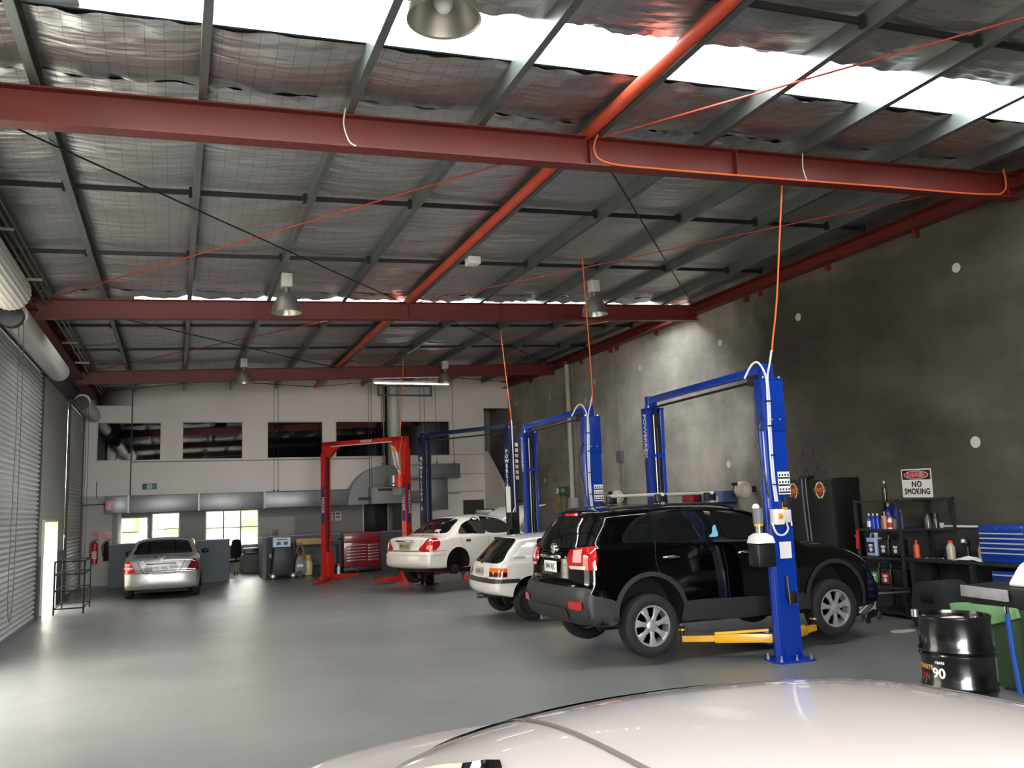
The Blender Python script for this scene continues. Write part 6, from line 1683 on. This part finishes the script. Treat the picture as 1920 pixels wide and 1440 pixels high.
# on the bench
for y, k in ((9.62, 'left'), (9.08, 'right')):
    bottle('degreaser_bottle', 10.5, y, .91, .06, .27, mat('yellow_clear_bottle', (176, 170, 140), .3), mat('red_plastic', (196, 40, 34)), k + ' of the two clear bottles with red tops on the workbench', 'red topped bottles', neck=.6)
bottle('orange_bottle', 10.45, 10.2, .91, .045, .26, mat('orange_plastic', (206, 90, 40), .4), mat('orange_plastic', (206, 90, 40)), 'orange bottle on the workbench next to the shelving', 'loose bottles')
hl = thing('cordless_lamp', 'black inspection lamp standing on the workbench', 'lamp', (10.5, 9.33, .91))
MB().cyl((0, 0, 0), (0, 0, .05), .06, 16).build('base', BLACK, hl); MB().cyl((0, 0, .05), (0, 0, .2), .035, 14).build('body', BLACK, hl); MB().sphere((-.01, 0, .25), .065, 14, (1, .8, 1)).build('head', BLACK, hl); MB().cyl((-.06, 0, .27), (-.075, 0, .275), .03, 12).build('lens', LENSCLEAR, hl)
rg = thing('rag', 'crumpled white rag lying on the workbench', 'rag', (10.42, 9.2, .91))
mb = MB(); nx, ny = 24, 14; r_ = np.random.default_rng(2); vs = []
for i in range(nx):
    for j in range(ny):
        u, v = i / (nx - 1) * 2 - 1, j / (ny - 1) * 2 - 1
        e = max(0, 1 - (u * u + v * v) * .55)
        vs.append((v * .10, u * .24, .004 + e * (.035 + .02 * math.sin(5 * u + 2 * v) + .012 * math.sin(11 * v + 4 * u))))
mb.add(vs, [(i * ny + j, i * ny + j + 1, (i + 1) * ny + j + 1, (i + 1) * ny + j) for i in range(nx - 1) for j in range(ny - 1)])
mb.build('cloth', PAPER, rg, sharp=80)
sp = thing('spanner', 'steel spanner lying on the workbench by the clear bottle', 'spanner', (10.42, 9.85, .915), .3)
MB().beam((0, -.1, .006), (0, .1, .006), .018, .01).build('shank', STEEL, sp); MB().lathe([(.012, 0), (.026, 0), (.026, .012), (.012, .012)], 16, T(0, .12, 0), close=True).build('ring_end', STEEL, sp); MB().lathe([(.012, 0), (.026, 0), (.026, .012), (.012, .012)], 16, T(0, -.12, 0), close=True).build('ring_end', STEEL, sp)
bd_ = thing('blue_cup', 'blue plastic cup behind the clear bottle on the workbench', 'cup', (10.6, 9.72, .91))
MB().lathe([(0, 0), (.06, 0), (.075, .11), (.07, .11), (.055, .008), (0, .008)], 18).build('cup', mat('blue_bottle', (20, 60, 190)), bd_); MB().tube(bez([(0, .068, .03), (0, .11, .045), (0, .11, .08), (0, .073, .095)], 4), .008, 6).build('handle', mat('blue_bottle', (20, 60, 190)), bd_)
# power point and duct
pp_ = thing('power_point', 'white power point with a black plug on the wall', 'power point', (XR - .03, 10.24, 1.36))
MB().box(-.02, .03, -.09, .09, -.05, .05).build('wall_box', WHITEPL, pp_, bevel=.006); MB().cyl((-.02, .05, -.02), (-.06, .05, -.02), .02, 12).build('plug', BLACK, pp_)
for s in (-1, 1): MB().box(-.026, -.02, s * .035 - .012, s * .035 + .012, .018, .034).build('rocker_switch', PAPER, pp_)
tag(MB().box(XR - .045, XR - .012, 9.45, 10.15, 1.345, 1.375).build('cable_duct', WHITEPL, bevel=.004), 'white plastic cable duct running to the blue tool chest', 'cable duct')
# blue tool chest on the bench and its cabinet below
BE = mat('blue_chest_enamel', (14, 58, 150), .35, coat=.4)
RAIL = mat('pale_aluminium_rail', (206, 208, 210), .3, .3)
bc = thing('tool_chest', 'blue tool chest with pale drawer rails standing on the workbench', 'tool chest', (10.34, 8.62, .912))
MB().box(0, .45, -.36, .36, 0, .50).build('body', BE, bc, bevel=.012)
MB().box(-.012, 0, -.34, .34, .41, .49).build('lid_front', BE, bc, bevel=.005)
for k in range(5):
    z = .11 + k * .066
    d_ = MB().box(-.012, 0, -.34, .34, z - .028, z + .028).build('drawer', BE, bc, bevel=.004)
    MB().box(-.03, -.012, -.33, .33, z + .008, z + .024).build('drawer_rail', RAIL, d_)
MB().cyl((-.018, 0, .45), (-.012, 0, .45), .012, 10).build('lock', CHROME, bc)
bl = thing('tool_cabinet', 'blue drawer cabinet under the workbench below the tool chest', 'tool cabinet', (10.36, 8.5, 0))
MB().box(0, .45, -.42, .36, .06, .80).build('body', BE, bl, bevel=.012)
MB().box(.02, .43, -.4, .34, 0, .06).build('plinth', BLACK, bl)
for k in range(4):
    d_ = MB().box(-.014, 0, -.4, .34, .1 + k * .172, .255 + k * .172).build('drawer', BE, bl, bevel=.004)
    MB().box(-.032, -.014, -.38, .32, .225 + k * .172, .243 + k * .172).build('drawer_rail', RAIL, d_)
# dark covered machine under the bench
cm = thing('covered_machine', 'dark grey covered machine in front of the workbench', 'machine', (9.84, 9.38, 0))
MB().prism(closed2([(-.30, .04), (-.31, .45), (-.24, .60), (-.05, .66), (.2, .64), (.28, .5), (.30, .04)]), Matrix(((0, 0, 1, -.1), (-1, 0, 0, 0), (0, 1, 0, 0), (0, 0, 0, 1))), .5).build('cover', mat('dark_grey_canvas', (40, 41, 43), .85, bump=(6, .3)), cm, bevel=.03)
MB().box(-.13, -.1, -.1, .12, .38, .5).build('handle_recess', MATTEBLACK, cm, bevel=.02)
# trolley jack
tj = thing('trolley_jack', 'grey trolley jack parked by the shelving', 'trolley jack', (9.75, 10.62, 0), .5)
for s in (-1, 1):
    MB().prism([(-.3, .06), (.3, .06), (.28, .13), (.0, .17), (-.28, .14)], Matrix(((1, 0, 0, 0), (0, 0, -1, s * .12 + .005), (0, 1, 0, 0), (0, 0, 0, 1))), .01).build('side_frame', DARKSTEEL, tj)
    MB().cyl((.24, s * .14, .06), (.24, s * .1, .06), .06, 16).build('front_roller', STEEL, tj)
    MB().cyl((-.26, s * .14, .04), (-.26, s * .1, .04), .04, 14).build('caster', BLACK, tj)
MB().beam((-.1, 0, .13), (.25, 0, .2), .08, .05).build('lift_arm', GREYPL, tj); MB().cyl((.25, 0, .2), (.25, 0, .24), .06, 16).build('saddle', DARKSTEEL, tj)
MB().tube([(-.26, 0, .14), (-.1, -.25, .42), (.25, -.6, .42)], .016, 8).build('handle_bar', STEEL, tj)
MB().tube([(-.26, 0, .14), (.3, -.1, .5)], .018, 8).build('pump_handle', STEEL, tj)
pb = thing('plastic_jug', 'white plastic jug on the floor behind the trolley jack', 'jug', (10.1, 10.95, 0))
MB().prism(rrect(-.09, .09, -.11, .11, .03, 3), T(0, 0, 0), .3).build('jug', mat('milky_plastic', (190, 190, 184), .5), pb, bevel=.01); MB().tube(bez([(0, .07, .3), (0, .05, .39), (0, -.03, .39), (0, -.06, .3)], 4), .016, 6).build('handle', mat('milky_plastic', (190, 190, 184)), pb); MB().cyl((0, -.07, .3), (0, -.07, .34), .03, 12).build('cap', WHITEPL, pb)
rg2 = thing('floor_rag', 'pale rag dropped on the floor in front of the covered machine', 'rag', (9.35, 9.5, 0))
mb = MB(); mb.prism(closed2([(-.18, -.05), (-.05, -.1), (.14, -.08), (.2, .02), (.06, .08), (-.1, .1), (-.2, .04)]), T(0, 0, 0), .02); mb.build('cloth', mat('pale_rag', (176, 172, 160), .9), rg2, bevel=.008)
# oil drum
dr = thing('oil_drum', 'black oil drum with gold lettering beside the foreground car', 'drum', (6.08, 5.62, 0))
R = .278
prof = [(0, 0), (R, 0), (R + .006, .01), (R, .025)]
for zc in (.30, .58): prof += [(R, zc - .035), (R + .014, zc - .012), (R + .014, zc + .0), (R + .002, zc + .015), (R + .014, zc + .03), (R + .014, zc + .042), (R, zc + .065)]
prof += [(R, .855), (R + .007, .865), (R + .007, .885), (R - .008, .888), (R - .012, .865), (0, .868)]
MB().lathe(prof, 64).build('drum_shell', mat('black_drum_enamel', (10, 10, 11), .22, coat=.5), dr)
MB().cyl((.05, -.17, .868), (.05, -.17, .888), .035, 16).build('bung', STEEL, dr); MB().cyl((-.2, .12, .868), (-.2, .12, .885), .02, 12).build('bung', STEEL, dr)
MB().box(-.13, .02, -.09, .0, .8685, .871).build('drum_label', PAPER, dr)
MB().cyl((-.25, .16, .87), (-.25, .16, .93), .03, 12).build('tap', STEEL, dr)
def on_drum(txt, size, ang, z, m, bold=.002):
    me = text_mesh(txt, size, .0006, bold).copy()
    for v in me.vertices:
        a = ang + v.co.x / (R + .001)
        rr_ = R + .0015 + v.co.z
        v.co = Vector((rr_ * math.cos(a), rr_ * math.sin(a), z + v.co.y))
    me.materials.clear(); me.materials.append(m)
    return obj('drum_lettering', me, dr)
a0 = math.atan2(-5.62, -6.08)
on_drum('90', .11, a0 - .55, .44, TXT_WHITE, .003); on_drum('YEARS', .028, a0 - .5, .525, TXT_WHITE, .001)
on_drum('PENRITE', .05, a0 - 1.05, .48, mat('logo_orange', (220, 140, 50), .5)); on_drum('OIL', .05, a0 - 1.05, .41, LRED)
# parts washer: green base, black sink, white rag
pwz = thing('parts_washer', 'green parts washer with black sink and blue hose at the right edge', 'parts washer', (7.36, 6.1, 0))
GRN = mat('green_enamel', (58, 92, 56), .5)
DGRN = mat('dark_green_enamel', (34, 58, 32), .5)
MB().box(.06, .9, -.55, .3, .03, .78).build('cabinet', DGRN, pwz, bevel=.01)
mb = MB()
mb.add([(.04, -.58, .78), (.95, -.58, .78), (.95, .5, .78), (.04, .5, .78), (0, -.62, .965), (1.0, -.62, .985), (1.0, .55, .985), (0, .55, .965)], F6)
mb.build('sink_tray', mat('black_rubber_tray', (26, 27, 28), .5), pwz, bevel=.012)
MB().beam((-.012, .03, .90), (-.012, .56, .915), .02, .11, (0, 0, 1)).build('tray_lip', mat('worn_grey_lip', (140, 141, 142), .5, var=(8, .2)), pwz, bevel=.006)
MB().prism([(-.02, .70), (.0, .79), (.55, .79), (.75, .77), (.74, .70), (.55, .68), (.3, .60), (.1, .66)], Matrix(((0, 0, 1, .02), (1, 0, 0, 0), (0, 1, 0, 0), (0, 0, 0, 1))), .1).build('bracket', mat('pale_green_enamel', (104, 146, 100), .5), pwz, bevel=.006)
MB().tube([(-.05, .03, .74), (-.045, .02, .4), (-.03, 0, .02)], .024, 10).build('blue_hose', mat('blue_hose', (20, 70, 150), .4), pwz)
MB().cyl((-.05, .03, .74), (-.05, .03, .81), .02, 10).build('hose_fitting', CHROME, pwz)
for x in (.12, .84):
    for y in (-.5, .25): MB().cyl((x, y, 0), (x, y, .05), .03, 10).build('foot', BLACK, pwz)
rg3 = thing('rag', 'white rag bundled on the parts washer lid', 'rag', (7.72, 6.15, .975))
MB().prism(closed2([(-.2, 0), (-.13, .1), (-.02, .2), (.1, .21), (.2, .1), (.24, 0)]), Matrix(((1, 0, 0, 0), (0, 0, -1, .1), (0, 1, 0, 0), (0, 0, 0, 1))), .2).build('cloth', PAPER, rg3, bevel=.03)
# hose reels and wall boxes
def reel(y, z, label, X=10.72):
    t = thing('hose_reel', label, 'hose reel', (X, y, z))
    MB().cyl((0, -.09, 0), (0, .09, 0), .165, 28).build('reel_case', mat('cream_reel', (186, 178, 164), .4), t, bevel=.02)
    MB().cyl((0, -.11, 0), (0, -.09, 0), .07, 18).build('hub', mat('cream_hub', (206, 200, 190), .4), t)
    MB().box(.05, .28, -.05, .05, -.06, .06).build('wall_arm', BRKT, t)
    MB().box(-.24, -.15, -.04, .04, .08, .14).build('hose_guide', BLACK, t)
    MB().tube(bez([(-.2, 0, .1), (-.24, 0, -.02), (-.23, 0, -.12)], 4), .014, 6).build('hose_end', BLACK, t)
reel(20.2, 2.03, 'cream hose reel on the concrete wall behind the SUV roof bars')
reel(14.75, 2.06, 'cream hose reel partly hidden by the nearest lift post', 10.7)
bxg = thing('wall_cabinet', 'blue framed cabinet on the wall behind the nearest lift post', 'cabinet', (10.8, 15.8, 1.7))
MB().box(-.15, .18, -.4, .4, -.35, .35).build('body', mat('steel_blue', (60, 80, 120), .5), bxg, bevel=.01); MB().box(-.155, -.15, -.25, .2, -.28, .25).build('glass_front', mat('pale_glass', (150, 156, 160), .2), bxg)
for y, z, w_, h_, lb in ((20.38, 3.08, .3, .3, 'small grey switch box on the concrete wall above the hose reel'), (26.15, 3.08, .28, .32, 'small grey switch box on the concrete wall by the navy lift')):
    t = thing('switch_box', lb, 'switch box', (XR - .04, y, z)); MB().box(-.04, .04, -w_ / 2, w_ / 2, -h_ / 2, h_ / 2).build('box', mat('grey_box', (90, 90, 92)), t, bevel=.01); MB().cyl((0, 0, -h_ / 2), (0, 0, -h_ / 2 - .7), .012, 6).build('conduit', GALV, t); MB().cyl((0, 0, h_ / 2), (0, 0, 6.0 - z), .008, 6).build('conduit', GALV, t)
gm = thing('air_meter', 'green air hose unit on the concrete wall by the pipe', 'air unit', (XR - .115, 23.85, 2.28))
MB().box(-.08, .1, -.42, .42, -.12, .12).build('casing', mat('green_casing', (46, 96, 70), .5), gm, bevel=.01); MB().cyl((-.08, .3, 0), (-.1, .3, 0), .1, 20).build('gauge', PAPER, gm); MB().box(-.085, -.08, -.2, .05, -.04, .06).build('label', mat('pale_green_label', (150, 190, 160), .5), gm)
for y in (-.25, .15): MB().tube(bez([(-.02, y, -.12), (-.03, y + .05, -.4), (-.02, y + .02, -.85)], 5), .02, 6).build('air_hose', mat('olive_hose', (90, 96, 50), .6), gm)
ys_ = thing('warning_sign', 'small yellow warning sign on the concrete wall', 'sign', (XR - .01, 24.55, 1.95))
MB().box(-.004, .01, -.13, .13, -.2, -.02).box(-.004, .01, -.12, .12, .0, .1).build('sign_plate', YELLOW, ys_); MB().prism([(-.05, -.15), (.05, -.15), (0, -.05)], Matrix(((0, 0, -1, -.005), (-1, 0, 0, 0), (0, 1, 0, 0), (0, 0, 0, 1))), .002).build('black_triangle', TXT_BLACK, ys_)
# red plastic pegs hung on the shelving
rp = thing('red_clamp', 'red clamp hanging on the side of the steel shelving', 'clamp', (10.27, 11.2, 1.02))
MB().beam((0, 0, .3), (0, .03, 0), .03, .03).beam((0, .05, .3), (0, .05, .02), .03, .03).build('jaws', mat('red_plastic', (196, 40, 34)), rp); MB().cyl((-.02, .03, .2), (.02, .03, .2), .02, 10).build('pivot', STEEL, rp)
# bin by lift: red and black items on the far bench behind the SUV roof
rbx = thing('red_case', 'dark red case on the wall shelf behind the SUV roof bars', 'case', (10.7, 16.6, 1.95))
MB().box(-.15, .15, -.22, .22, -.12, .12).build('case', mat('maroon_enamel', (128, 16, 28)), rbx, bevel=.02); MB().tube(bez([(-.15, -.08, .06), (-.2, -.04, .1), (-.2, .04, .1), (-.15, .08, .06)], 4), .012, 6).build('handle', BLACK, rbx)
wsf = thing('wall_shelf', 'grey bracket shelf on the concrete wall behind the SUV', 'shelf', (10.7, 16.3, 1.8))
MB().box(-.22, .3, -.9, .9, -.03, .02).build('shelf_board', SHM, wsf)
for y in (-.7, .7): MB().prism([(-.2, -.03), (.3, -.03), (.3, -.3)], Matrix(((1, 0, 0, 0), (0, 0, -1, y + .01), (0, 1, 0, 0), (0, 0, 0, 1))), .02).build('bracket', SHM, wsf)
